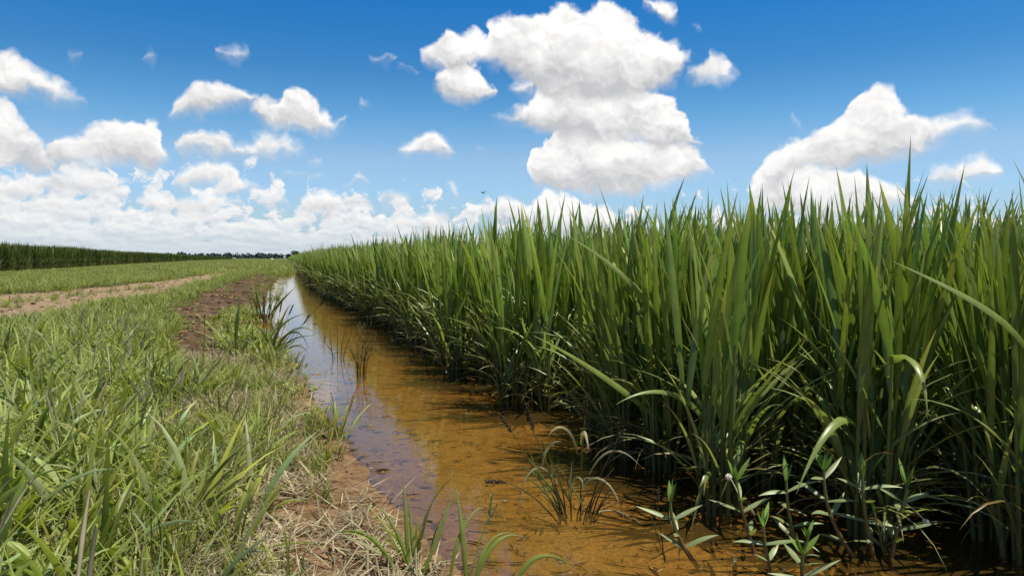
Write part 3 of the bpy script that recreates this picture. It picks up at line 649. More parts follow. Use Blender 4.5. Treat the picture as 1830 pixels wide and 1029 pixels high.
    P = np.concatenate(pts); n = len(P); rot = np.zeros((n, 3)); rot[:, 2] = rs.uniform(0, 6.28, n); rot[:, :2] = rs.normal(0, .12, (n, 2))
    scatter('grass', protos, P, np.concatenate(pick), rot, np.concatenate(size), 'rough sunlit grass and dry thatch covering the bank and track sides on the left', 'grass')

def make_litter():
    """dark crumbs and bits of straw lying on the bed and floating"""
    rs = np.random.RandomState(12); U = rs.uniform; m = leaf_mat('litter', .05, 1.0, .5, .8, .1); protos = []
    for v in range(8):
        g = Geo(); c = (.035, .022, .012) if v < 5 else (.30, .23, .11)
        for k in range(rs.randint(1, 4)):
            a = U(0, 6.28); L = U(.012, .045); p = np.array([U(-.02, .02), U(-.02, .02), .002]); d = np.array([math.cos(a), math.sin(a), 0])
            tube(g, [p, p + d * L * .5 + np.array([-d[1], d[0], 0]) * U(-.2, .2) * L, p + d * L], (.0009, .0016, .0006), c, c, 4)
        o = g.obj('straw_bit', m, link=False); o.name = 'straw_bit_%03d' % v; protos.append(o)
    n = 5200; Y = 1.3 + 9 * rs.rand(n) ** 2.2; X = water_left(Y) + rs.rand(n) ** 1.3 * (rice_edge(Y) + .4 - water_left(Y)); Z = height(X, Y) + .003
    fl = rs.rand(n) < .07; Z[fl] = .0015; k = (fbm(X * 3, Y * 3, 81) + .35 > rs.rand(n)) ; X, Y, Z = X[k], Y[k], Z[k]
    rot = np.zeros((len(X), 3)); rot[:, 2] = U(0, 6.28, len(X))
    scatter('plant_litter', protos, np.stack([X, Y, Z], 1), rs.randint(0, 8, len(X)), rot, U(.6, 1.5, len(X)), 'dark crumbs and bits of straw lying in the shallow brown water', 'litter')

def make_clods():
    """crumbled lumps of earth on the bare soil"""
    rs = np.random.RandomState(13); U = rs.uniform; protos = []
    m, b = new_mat('clod'); oi = b.n('ShaderNodeObjectInfo'); tc = b.n('ShaderNodeTexCoord')
    c = b.mix(oi.outputs['Random'], (.085, .052, .028, 1), (.29, .185, .105, 1)); c = b.v('SCALE', c, scale=b.ramp(b.noise(tc.outputs['Object'], 60.0, 4.0), .3, .7, .6, 1.3, 'LINEAR'))
    p = b.n('ShaderNodeBsdfPrincipled'); b.put(p.inputs['Base Color'], c); p.inputs['Roughness'].default_value = .9; p.inputs['Specular IOR Level'].default_value = .1; finish(m, b, p.outputs[0])
    for v in range(6):
        bm = bmesh.new(); bmesh.ops.create_icosphere(bm, subdivisions=2, radius=1); ox = U(0, 50)
        for q in bm.verts: k = 1 + 1.1 * float(fbm(q.co.x * 1.3 + ox, q.co.y * 1.3 + q.co.z * 1.7, 96)); q.co = Vector((q.co.x * .024 * k, q.co.y * .018 * k, q.co.z * .013 * k))
        me = bpy.data.meshes.new('clod_%d' % v); bm.to_mesh(me); bm.free(); me.materials.append(m); protos.append(bpy.data.objects.new('soil_clod_%03d' % v, me))
    pts, size = [], []
    def lay(n, x0, x1, y0, y1, f, s0, s1):
        X = rs.uniform(x0, x1, n); Y = rs.uniform(y0, y1, n); ok = rs.rand(n) < f(X, Y); X, Y = X[ok], Y[ok]
        pts.append(np.stack([X, Y, height(X, Y)], 1)); size.append(s0 + (s1 - s0) * rs.rand(len(X)) ** 3)
    lay(9000, -2.0, .3, 4.6, 30, lambda X, Y: in_mud(X, Y) * (X < water_left(Y) + .05) * np.clip(.3 + 2.5 * fbm(X * 1.5, Y * 1.5, 97), 0, 1), .3, 2.6)
    lay(7000, -8, -1.8, 9, 50, lambda X, Y: in_track(X, Y) * np.clip(.2 + 2.5 * fbm(X * 1.2, Y * .8, 98), 0, 1), .4, 2.4)
    lay(3500, -.6, .6, 1.3, 5.5, lambda X, Y: in_sand(X, Y) * (X < water_left(Y) + .06) * np.clip(.3 + 2.5 * fbm(X * 5, Y * 5, 99), 0, 1), .12, .9)
    P = np.concatenate(pts); rot = np.zeros((len(P), 3)); rot[:, 2] = U(0, 6.28, len(P)); rot[:, 0] = rs.normal(0, .3, len(P))
    scatter('soil_crumbs', protos, P, rs.randint(0, 6, len(P)), rot, np.concatenate(size), 'crumbled lumps of brown earth on the bare bank and the track', 'soil')
# ---------------------------------------------------------------- single plants and far things
def bez(ctrl, n):
    c = [np.asarray(p, float) for p in ctrl]; t = np.linspace(0, 1, n + 1)[:, None]
    while len(c) > 1 and not (len(c) == 1): c = [lerp(c[i], c[i + 1], t) for i in range(len(c) - 1)]
    return c[0]
def ribbon(g, ctrl, w, c0, c1, ctip=None, fold=0.2, n=10, face=(0, -1, .3), belly=0.35):
    P = bez(ctrl, n); s = np.linspace(0, 1, n + 1); T = np.gradient(P, axis=0); T /= np.linalg.norm(T, axis=1)[:, None] + 1e-9
    S = np.cross(T, np.asarray(face, float)[None]); S /= np.linalg.norm(S, axis=1)[:, None] + 1e-9; N = np.cross(S, T)
    prof = np.where(s < belly, 0.5 + 0.5 * np.sin(s / belly * math.pi / 2), np.clip(1 - ((s - belly) / (1 - belly)) ** 1.45, 0.02, 1)); hw = (w / 2 * prof)[:, None]
    V = np.stack([P - S * hw, P + N * hw * fold * 2, P + S * hw], 1).reshape(-1, 3); i = np.arange(n)[:, None] * 3
    Q = np.concatenate([i + np.array([[0, 1, 4, 3]]), i + np.array([[1, 2, 5, 4]])])
    c = lerp(np.asarray(c0)[None], np.asarray(c1)[None], s[:, None])
    if ctip is not None: c = lerp(c, np.asarray(ctip)[None], np.clip((s - .6) / .4, 0, 1)[:, None])
    C = np.repeat(c, 3, 0); C[1::3] *= 1.2
    g.add(V, Q, C)
def spike(g, p, d, L, r, c, rs, grains=26):
    """a seed head: small grains packed round a short axis"""
    d = np.asarray(d, float); d /= np.linalg.norm(d); p = np.asarray(p, float); e = np.cross(d, [0.3, 0.8, 0.5]); e /= np.linalg.norm(e); f2 = np.cross(d, e)
    tube(g, [p, p + d * L], r * .3, c, c, 4)
    for k in range(grains):
        t = (k + .5) / grains; a = k * 2.4; o = (math.cos(a) * e + math.sin(a) * f2); q = p + d * L * t + o * r * .5 * (1.1 - .5 * t)
        kk = rs.uniform(.6, 1.5); tube(g, [q, q + (d * .9 + o * .5) * r * 1.1, q + (d * .9 + o * .6) * r * 2.4], (r * .35, r * .6, r * .12), np.asarray(c) * kk, np.asarray(c) * kk * 1.2, 4)

RZ = -math.radians(17.23)
PALE, OLIVE, DARKST, SEED = (.66, .60, .36), (.17, .19, .05), (.045, .030, .016), (.085, .060, .036)

def make_weeds_in_water(wm, dm):
    rs = np.random.RandomState(77); U = rs.uniform
    # the drooping grass clump with dark seed heads (all in its own upright plane plus a little depth)
    o = empty('grass_clump', (.86, 2.14, -.03), RZ, 'half dead grass clump with dark seed heads standing alone in the near brown water', 'grass clump')
    st, lv = Geo(), Geo()
    heads = [((-.03, .02), (-.13, .03, .19), (-.188, .0, .285), (-.035, 0, .05)), ((-.02, -.01), (-.08, -.02, .2), (-.135, -.03, .325), (-.006, 0, .055)), ((-.01, .03), (-.07, .05, .17), (-.118, .06, .275), (-.014, 0, .045)),
             ((-.04, -.02), (-.12, -.05, .11), (-.205, -.09, .155), (-.06, -.01, .004)), ((.03, .01), (.03, .02, .2), (.045, .03, .33), (.004, 0, .06)), ((.045, .0), (.08, -.01, .15), (.135, -.02, .245), (.024, 0, .05))]
    for (bx, by), mid, tip, hd in heads:
        P = bez([(bx, by, 0), (lerp(bx, mid[0], .6), lerp(by, mid[1], .6), mid[2] * .55), mid, tip], 9); tube(st, P, np.linspace(.0030, .0013, 10), DARKST, (.17, .18, .06), 5)
        hg = Geo(); spike(hg, tip, hd, np.linalg.norm(hd), .0042, SEED, rs); hg.obj('seed_head', dm, o)
    for k in range(16):
        a = U(-.09, .07); b2 = U(-.05, .05); ln = U(.05, .17); P = bez([(a, b2, 0), (a * 1.3, b2, ln * .6), (a * 1.9 + U(-.04, .04), b2 * 1.5, ln)], 5); tube(st, P, np.linspace(.0030, .0012, 6), DARKST, (.14, .10, .045), 5)
    for c, w in (([(-.05, 0, .12), (-.09, -.02, .22), (-.165, -.03, .19), (-.17, -.03, .02)], .010), ([(.03, 0, .10), (.05, -.02, .17), (.14, -.04, .18), (.165, -.06, -.02)], .012), ([(.055, 0, .15), (.1, 0, .25), (.16, -.02, .25), (.215, -.03, .18)], .010),
                 ([(-.09, .01, .17), (-.09, .0, .24), (-.06, -.02, .265), (-.03, -.03, .262)], .014), ([(.02, .02, .21), (.0, .0, .32), (-.06, -.02, .32), (-.075, -.03, .275)], .013), ([(.03, .02, .24), (.035, .0, .33), (.045, -.03, .27), (.05, -.04, .235)], .016),
                 ([(-.01, .0, .08), (-.005, -.02, .14), (.0, -.02, .2)], .009), ([(.0, .0, .08), (-.01, -.02, .17), (.04, -.04, .17), (.03, -.05, .11)], .008), ([(.02, .02, .1), (.05, .03, .15), (.07, .0, .13)], .007)):
        ribbon(lv, c, w * .72, (.26, .26, .10), PALE, (.40, .34, .2), .25, 10)
    for k in range(7):
        a = U(-.05, .05); ribbon(lv, [(a, U(-.03, .03), .03), (a - U(.03, .08), U(-.04, .04), .14), (a - U(.08, .16), U(-.06, .06), U(.17, .24))], .006, OLIVE, (.22, .25, .07), None, .25, 8)
    st.obj('stems', wm, o); lv.obj('leaf_blades', wm, o)

    o = empty('dry_straw', (.97, 2.03, .0), RZ, 'bare pale bent stem arching over the near brown water', 'stem')
    g = Geo(); P = bez([(-.055, .04, .012), (-.02, .03, .03), (.05, 0, .03), (.10, -.09, -.03)], 12); tube(g, P, np.linspace(.0028, .0016, 13), PALE, DARKST, 5); g.obj('stem', wm, o)

    o = empty('dry_weed', (.50, 5.07, -.03), RZ, 'small wiry brown weed standing alone in the middle of the ditch', 'weed')
    st, lv, hd = Geo(), Geo(), Geo()
    for k in range(13):
        bx, by = U(-.035, .035), U(-.03, .03); tx = bx * 1.6 + U(-.05, .06); H = U(.2, .36)
        P = bez([(bx, by, 0), (bx * .8, by, H * .6), (tx, by + U(-.05, .05), H)], 7); tube(st, P, np.linspace(.0028, .0014, 8), (.10, .075, .035), (.26, .22, .08), 5)
        for j in range(3):
            q = P[rs.randint(3, 8)]; e = q + np.array([U(-.06, .06), U(-.04, .04), U(.02, .07)]); tube(st, [q, lerp(q, e, .5) + [0, 0, .008], e], .0013, (.18, .15, .05), (.25, .22, .09), 4)
            spike(hd, e, (U(-.3, .3), 0, 1), .022, .0028, (.19, .17, .07), rs, 8)
    for c in ([(.0, 0, .12), (.05, 0, .22), (.09, -.02, .25), (.14, -.03, .21)], [(-.02, 0, .1), (-.07, 0, .2), (-.10, -.01, .29)], [(.02, 0, .12), (.06, 0, .17), (.08, -.01, .16)]): ribbon(lv, c, .009, (.2, .19, .07), (.36, .32, .15), None, .2, 8)
    st.obj('stems', wm, o); lv.obj('leaf_blades', wm, o); hd.obj('seed_heads', dm, o)

    o = empty('dead_weed', (.41, 6.04, -.03), RZ, 'few thin dark dead stems rising from the far pale water', 'weed'); st = Geo()
    for bx, tx, H in ((-.04, -.06, .2), (0, .0, .24), (.03, .08, .33), (.05, .11, .22), (-.02, -.1, .16)):
        tube(st, bez([(bx, U(-.02, .02), 0), (bx, 0, H * .5), (tx, U(-.04, .04), H)], 5), np.linspace(.0032, .0014, 6), DARKST, (.10, .08, .03), 4)
        spike(st, (tx, 0, H), (.1, 0, 1), .05, .003, (.07, .05, .03), rs, 10)
    st.obj('stems', wm, o)

    o = empty('seed_stalk', (.99, 1.78, -.03), RZ, 'thin dry seed stalk standing in shallow water left of the leafy weeds', 'stalk'); st, hd = Geo(), Geo()
    tube(st, bez([(.0, 0, 0), (-.012, 0, .09), (-.02, 0, .15)], 6), .0018, DARKST, (.14, .13, .05), 5); tube(st, bez([(.005, .01, 0), (-.02, .02, .07), (-.035, .02, .12)], 5), .0015, DARKST, (.12, .14, .04), 5)
    spike(hd, (-.02, 0, .15), (.05, 0, 1), .05, .0026, (.10, .085, .05), rs, 16); st.obj('stem', wm, o); hd.obj('seed_head', dm, o)

def make_bank_plants(wm, dm):
    rs = np.random.RandomState(78); U = rs.uniform
    G1, G2, Y1 = (.14, .19, .035), (.25, .30, .07), (.40, .40, .15)
    o = empty('sedge_clump', (-.24, 9.77, -.02), RZ, 'stiff clump of broad green leaves with reddish base at the far muddy water edge', 'plant'); lv, bs = Geo(), Geo()
    for k in range(16):
        bx = U(-.07, .09); tx = bx * 3.2 + U(-.10, .10); H = U(.3, .56); ribbon(bs, [(bx, U(-.05, .05), 0), (bx * 1.3, 0, .06), (lerp(bx, tx, .3), 0, .13)], .028, (.12, .05, .025), (.22, .12, .04), None, .3, 4, belly=.9)
        ribbon(lv, [(lerp(bx, tx, .25), U(-.05, .05), .10), (lerp(bx, tx, .55), U(-.08, .08), H * .7), (tx, U(-.15, .15), H)], U(.014, .026), (.15, .18, .04), G2, Y1 if rs.rand() < .4 else None, .3, 8)
    ribbon(lv, [(.08, 0, .1), (.25, -.05, .3), (.44, -.1, .46)], .03, (.12, .16, .04), G2, None, .3, 9); lv.obj('leaf_blades', wm, o); bs.obj('leaf_bases', wm, o)

    o = empty('grass_clump', (-.10, 6.0, .01), RZ, 'tall grass clump with long blades arching right over the water from the bank', 'grass clump'); o.scale = (.88, .88, .88); lv = Geo()
    for c, w in (([(-.02, 0, 0), (.05, 0, .3), (.12, 0, .36), (.34, -.05, .42)], .022), ([(0, 0, 0), (.05, 0, .22), (.12, 0, .42), (.19, 0, .5)], .026), ([(.02, 0, 0), (.12, 0, .28), (.28, 0, .36), (.44, -.03, .22)], .018), ([(.02, 0, 0), (.1, 0, .3), (.3, 0, .33), (.34, 0, .08)], .018),
                 ([(.03, .02, 0), (.12, 0, .18), (.24, 0, .22), (.42, 0, .22)], .016), ([(.0, 0, 0), (.02, -.05, .2), (-.05, -.08, .3), (-.12, -.1, .33)], .02), ([(.05, 0, 0), (.16, 0, .13), (.3, -.05, .2), (.36, -.06, .04)], .016), ([(-.05, 0, 0), (-.03, 0, .2), (.06, 0, .3), (.13, .02, .33)], .02)):
        ribbon(lv, c, w, G1, G2, Y1 if rs.rand() < .3 else None, .25, 12)
    for k in range(14):
        tx = U(-.12, .3); ribbon(lv, [(U(-.08, .08), U(-.08, .08), 0), (tx * .4, U(-.1, .1), U(.1, .2)), (tx, U(-.12, .12), U(.14, .3))], U(.010, .018), G1, G2, None, .25, 8)
    lv.obj('leaf_blades', wm, o)
    for bx, by, mx, tip, n in ((.06, -.02, .2, (.46, -.05, .49), 1), (.05, .04, .08, (.17, .0, .40), 1), (.02, .02, .05, (.09, .0, .42), 1), (.1, 0, .2, (.30, .0, .32), 1)):
        st = Geo(); P = bez([(bx, by, 0), (mx, 0, tip[2] * .5), tip], 8); tube(st, P, np.linspace(.0030, .0015, 9), (.10, .13, .04), DARKST, 5); s = st.obj('stem', wm, o)
        hd = Geo(); spike(hd, tip, np.array(P[-1]) - P[-2], .09, .0050, (.035, .028, .020), rs, 26); hd.obj('seed_head', dm, s)

    o = empty('grass_plant', (-.33, 5.75, .05), RZ, 'one broad upright blade standing up from the grass left of the arching clump', 'grass plant'); lv = Geo()
    ribbon(lv, [(0, 0, 0), (-.01, 0, .2), (.01, 0, .32), (.035, 0, .46)], .028, G1, (.18, .24, .05), G2, .3, 12, belly=.6); ribbon(lv, [(.02, .02, 0), (.06, 0, .14), (.13, 0, .2)], .02, G1, G2, None, .3, 8); ribbon(lv, [(-.02, .02, 0), (-.07, 0, .12), (-.16, 0, .15)], .018, G1, G2, None, .3, 8)
    lv.obj('leaf_blades', wm, o)
    def stalk(loc, ctrl, r, c0, c1, head, hc, label, L=.07):
        o = empty('seed_stalk', loc, RZ, label, 'stalk'); st, hd = Geo(), Geo(); P = bez(ctrl, 9); tube(st, P, np.linspace(r, r * .5, 10), c0, c1, 5); st.obj('stem', wm, o)
        for d in head: spike(hd, P[-1], d, L, r * 1.0, hc, rs, 24)
        hd.obj('seed_head', dm, o)
    stalk((-.52, 5.35, .06), [(0, 0, 0), (.01, 0, .15), (.015, 0, .30)], .0030, (.04, .06, .02), (.045, .04, .02), [(.05, 0, 1)], (.05, .042, .022), 'thin dark upright seed stalk in front of the bare mud', .06)
    stalk((-1.18, 3.55, .06), [(0, 0, 0), (-.02, 0, .14), (-.09, -.02, .27)], .0024, (.20, .23, .08), PALE, [(-.5, 0, .8), (-.15, 0, 1), (-.8, 0, .5)], (.42, .38, .24), 'pale jointed seed stalk leaning left near the left edge of the grass', .12)
    stalk((-.99, 3.4, .06), [(0, 0, 0), (.02, 0, .14), (.06, -.02, .24)], .0024, (.20, .23, .08), PALE, [(.5, 0, 1), (.15, 0, 1)], (.42, .38, .24), 'pale forked seed stalk leaning right in the left foreground grass', .12)
    stalk((-.66, 3.1, .06), [(0, 0, 0), (.005, 0, .14), (.01, -.01, .24)], .0022, (.20, .23, .08), PALE, [(.1, 0, 1), (-.1, 0, 1)], (.44, .40, .27), 'pale straight seed stalk standing upright in the left foreground grass', .12)

    # bright young grass in the near foreground, cut by the bottom of the picture
    Ga, Gb = (.20, .25, .04), (.31, .37, .09)
    o = empty('grass_clump', (.300, 1.70, .03), RZ, 'bright green grass clump with upright blades at the bottom edge beside the water', 'grass clump'); lv = Geo()
    for c, w in (([(-.03, .04, 0), (-.04, .06, .13), (-.05, .08, .24)], .011), ([(-.01, .04, 0), (-.03, .06, .1), (-.035, .08, .19)], .012), ([(.0, .05, 0), (.04, .07, .1), (.075, .1, .2)], .010), ([(-.05, .02, 0), (-.10, .03, .12), (-.16, .05, .125), (-.22, .06, .10)], .010), ([(-.02, .03, 0), (-.06, .05, .14), (-.12, .08, .17)], .010)):
        ribbon(lv, c, w, Ga, Gb, (.30, .33, .11), .3, 12)
    lv.obj('leaf_blades', wm, o)
    o = empty('grass_clump', (.400, 1.66, .02), RZ, 'bright green grass plant with one tall pointed blade and a pale green seed head', 'grass clump'); lv, hd = Geo(), Geo()
    for c, w in (([(.0, .03, 0), (-.005, .05, .12), (-.03, .08, .235)], .013), ([(-.04, .03, 0), (-.03, .05, .1), (.0, .07, .17), (.05, .09, .175)], .010), ([(.02, .02, 0), (.04, .04, .08), (.09, .06, .14), (.15, .08, .09)], .011), ([(.02, .03, 0), (.03, .05, .08), (.07, .07, .13), (.12, .09, .10)], .010)):
        ribbon(lv, c, w, Ga, Gb, (.30, .33, .11), .3, 12)
    lv.obj('leaf_blades', wm, o); st = Geo(); P = bez([(.01, .03, 0), (.02, .06, .08), (.055, .09, .15)], 6); tube(st, P, .0016, Ga, Gb, 5); st.obj('stem', wm, o)
    spike(hd, P[-1], (.1, 0, 1), .05, .0030, (.34, .36, .14), rs, 18); spike(hd, P[-2], (.6, .2, 1), .06, .0026, (.36, .34, .16), rs, 18); hd.obj('seed_head', wm, o)
    o = empty('grass_plant', (.545, 1.60, .0), RZ, 'single curved green blade rising out of the bottom edge in the water', 'grass plant'); lv = Geo()
    ribbon(lv, [(-.05, .03, 0), (-.02, .05, .09), (.03, .06, .115), (.11, .07, .05)], .013, Ga, Gb, None, .25, 12); lv.obj('leaf_blades', wm, o)

def make_leafy_weeds(am, sm_, fm):
    """fleshy stems with opposite lance-shaped leaves and small white flower heads"""
    rs = np.random.RandomState(79); U = rs.uniform
    def weed(loc, ctrl, nodes, size, label, flower=None, pale=1.0):
        o = empty('leafy_weed', loc, RZ, label, 'weed'); st, lv = Geo(), Geo(); P = bez(ctrl, 14)
        tube(st, P, np.linspace(.0058, .0030, 15) * size, (.16, .075, .030), (.13, .17, .05), 6)
        turn = U(0, 3.14)
        for k, f in enumerate(nodes):
            q = P[int(round(f * 14))]; turn += 1.57 + U(-.3, .3); young = f > .93
            for sgn in (0, math.pi):
                a = turn + sgn + U(-.2, .2); L = U(.064, .094) * size * (.72 if young else 1); up = U(.15, .70) if not young else U(.85, 1.2)
                d = np.array([math.cos(a) * math.cos(up), math.sin(a) * math.cos(up) * .9, math.sin(up)]); dr = np.array([0, 0, -U(.0, .25) * L])
                c0 = np.array((.24, .29, .13) if not young else (.22, .34, .06)) * U(.85, 1.15) * pale
                ribbon(lv, [q, q + d * L * .55, q + d * L * 1.0 + dr * (0 if young else 1)], U(.0105, .014) * size, c0, c0 * U(1.0, 1.35), None, .16, 8, face=(-d[1] * .3, -.5, 1), belly=.42)
        q = P[-1]
        for k in range(3):
            a = U(0, 6.28); d = np.array([math.cos(a) * .35, math.sin(a) * .35, 1]); ribbon(lv, [q, q + d * .02 * size, q + d * .042 * size], .009 * size, (.13, .25, .04), (.18, .30, .06), None, .3, 6, face=(math.cos(a), math.sin(a), .1))
        st.obj('stem', sm_, o); lv.obj('leaves', am, o)
        if flower is not None:
            g = Geo(); c = np.array(flower); tube(g, bez([P[-4], lerp(P[-4], c, .5) + [0, 0, .01], c], 5), .0013, (.14, .18, .06), (.14, .18, .06), 4)
            for k in range(34):
                th = math.acos(1 - 2 * (k + .5) / 34); ph = k * 2.4; d = np.array([math.sin(th) * math.cos(ph), math.sin(th) * math.sin(ph), math.cos(th)])
                tube(g, [c + d * .002, c + d * .0065, c + d * .0095], (.0012, .0022, .0006), (.78, .70, .52), (.92, .87, .72), 4)
            g.obj('flower', fm, o)
    weed((1.045, 1.70, -.02), [(0, 0, 0), (-.05, 0, .06), (-.075, 0, .12), (-.075, 0, .175)], (.3, .52, .75, .98), 1.25, 'leafy weed standing alone on the brown water, leftmost of the leafy weeds')
    weed((1.20, 1.70, -.02), [(.02, 0, 0), (.0, 0, .08), (-.03, 0, .16), (-.035, 0, .22)], (.3, .55, .75, .98), 1.15, 'leafy weed bearing a small white ball flower, at the left of the leafy patch', (-.062, -.02, .235))
    weed((1.165, 1.575, -.03), [(.02, 0, 0), (.0, 0, .07), (-.01, 0, .15)], (.42, .68, .98), 1.05, 'short bright green leafy weed near the bottom edge, below the white flower', None, 1.1)
    weed((1.225, 1.52, -.04), [(.01, 0, 0), (.0, 0, .05), (.005, 0, .105)], (.45, .72, .98), 1.2, 'low leafy weed cut by the bottom edge of the picture', None, 1.15)
    weed((1.30, 1.62, -.03), [(.02, 0, 0), (.01, 0, .04), (.02, 0, .085)], (.5, .98), .9, 'tiny leafy weed with drooping pale leaves in the middle of the leafy patch', None, 1.1)
    weed((1.335, 1.66, -.03), [(.0, 0, 0), (-.02, 0, .08), (-.04, 0, .16), (-.04, 0, .225)], (.25, .45, .66, .84, .98), 1.15, 'leafy weed whose leaves lean left, third stem from the left in the patch')
    weed((1.43, 1.60, -.03), [(.05, 0, 0), (-.02, 0, .08), (-.06, 0, .16), (-.06, 0, .265)], (.3, .55, .75, .9, .99), 1.2, 'tall leafy weed with reddish stem leaning left, tallest of the patch')
    weed((1.485, 1.575, -.03), [(.02, 0, 0), (.0, 0, .09), (-.02, 0, .17), (-.02, 0, .25)], (.3, .5, .68, .85, .99), 1.2, 'leafy weed right of the tallest one, stem straight and purple')
    weed((1.53, 1.58, -.03), [(.02, 0, 0), (.0, 0, .07), (-.02, 0, .15)], (.35, .6), .95, 'short weed stem with few leaves between two taller leafy weeds')
    weed((1.57, 1.55, -.03), [(-.03, 0, 0), (-.02, 0, .09), (.0, 0, .16), (.012, 0, .22)], (.25, .42, .62, .8, .99), 1.25, 'rightmost leafy weed with red stem and a white flower on a long stalk', (.075, .02, .12))

def make_special_rice(stalk_m, leaf_m):
    """three hills that carry a long pale leaf reaching out of the stand"""
    P0, P1 = (.135, .185, .040), (.21, .255, .075)
    def hill(x, y, seed, label, leaves):
        o = empty('rice_plant', (x, y, 0), 0.0, label, 'rice plant'); a, b = rice_variant(seed, (stalk_m, leaf_m), 0, .93)
        for nm, me in (('stalks', a), ('leaf_blades', b)): c = bpy.data.objects.new(nm, me); COL.objects.link(c); c.parent = o
        g = Geo()
        for ctrl, w, face in leaves: ribbon(g, [np.array(p) - np.array((x, y, 0)) for p in ctrl], w, P0, P1, None, .22, 16, face)
        g.obj('pale_leaf', leaf_m, o)
    hill(1.86, 1.42, 401, 'rice plant at the right edge with a long pale leaf reaching far to the left', [([(1.86, 1.42, .50), (1.78, 1.375, .63), (1.58, 1.378, .71), (1.351, 1.383, .794)], .028, (-.3, -1, .75))])
    hill(1.38, 2.47, 402, 'rice plant with a long straight pale leaf leaning out to the upper left', [([(1.37, 2.46, .50), (1.30, 2.455, .66), (1.13, 2.44, .79), (.96, 2.43, .877)], .030, (-.3, -1, .75)), ([(1.36, 2.47, .18), (1.217, 2.483, .303), (1.0, 2.44, .45), (.817, 2.407, .536)], .026, (-.3, -1, .75))])
    hill(1.60, 1.72, 403, 'rice plant with a pale leaf bent over and hanging down in front', [([(1.60, 1.70, .46), (1.56, 1.58, .56), (1.50, 1.42, .60), (1.488, 1.40, .41)], .030, (-.3, -1, .4)), ([(1.56, 1.70, .30), (1.45, 1.62, .42), (1.33, 1.58, .36), (1.24, 1.56, .2)], .024, (-.3, -1, .9))])
    hill(1.30, 2.00, 404, 'front rice plant with bowed pale leaves reaching down to the water', [([(1.30, 2.0, .14), (1.36, 1.9, .30), (1.30, 1.86, .27), (1.215, 1.86, .10)], .026, (-.3, -1, .7)), ([(1.27, 1.98, .10), (1.22, 1.93, .20), (1.17, 1.90, .12), (1.13, 1.88, .0)], .018, (-.3, -1, .3)), ([(1.28, 2.02, .25), (1.2, 2.0, .40), (1.05, 1.98, .43), (.93, 1.97, .37)], .020, (-.3, -1, .9))])

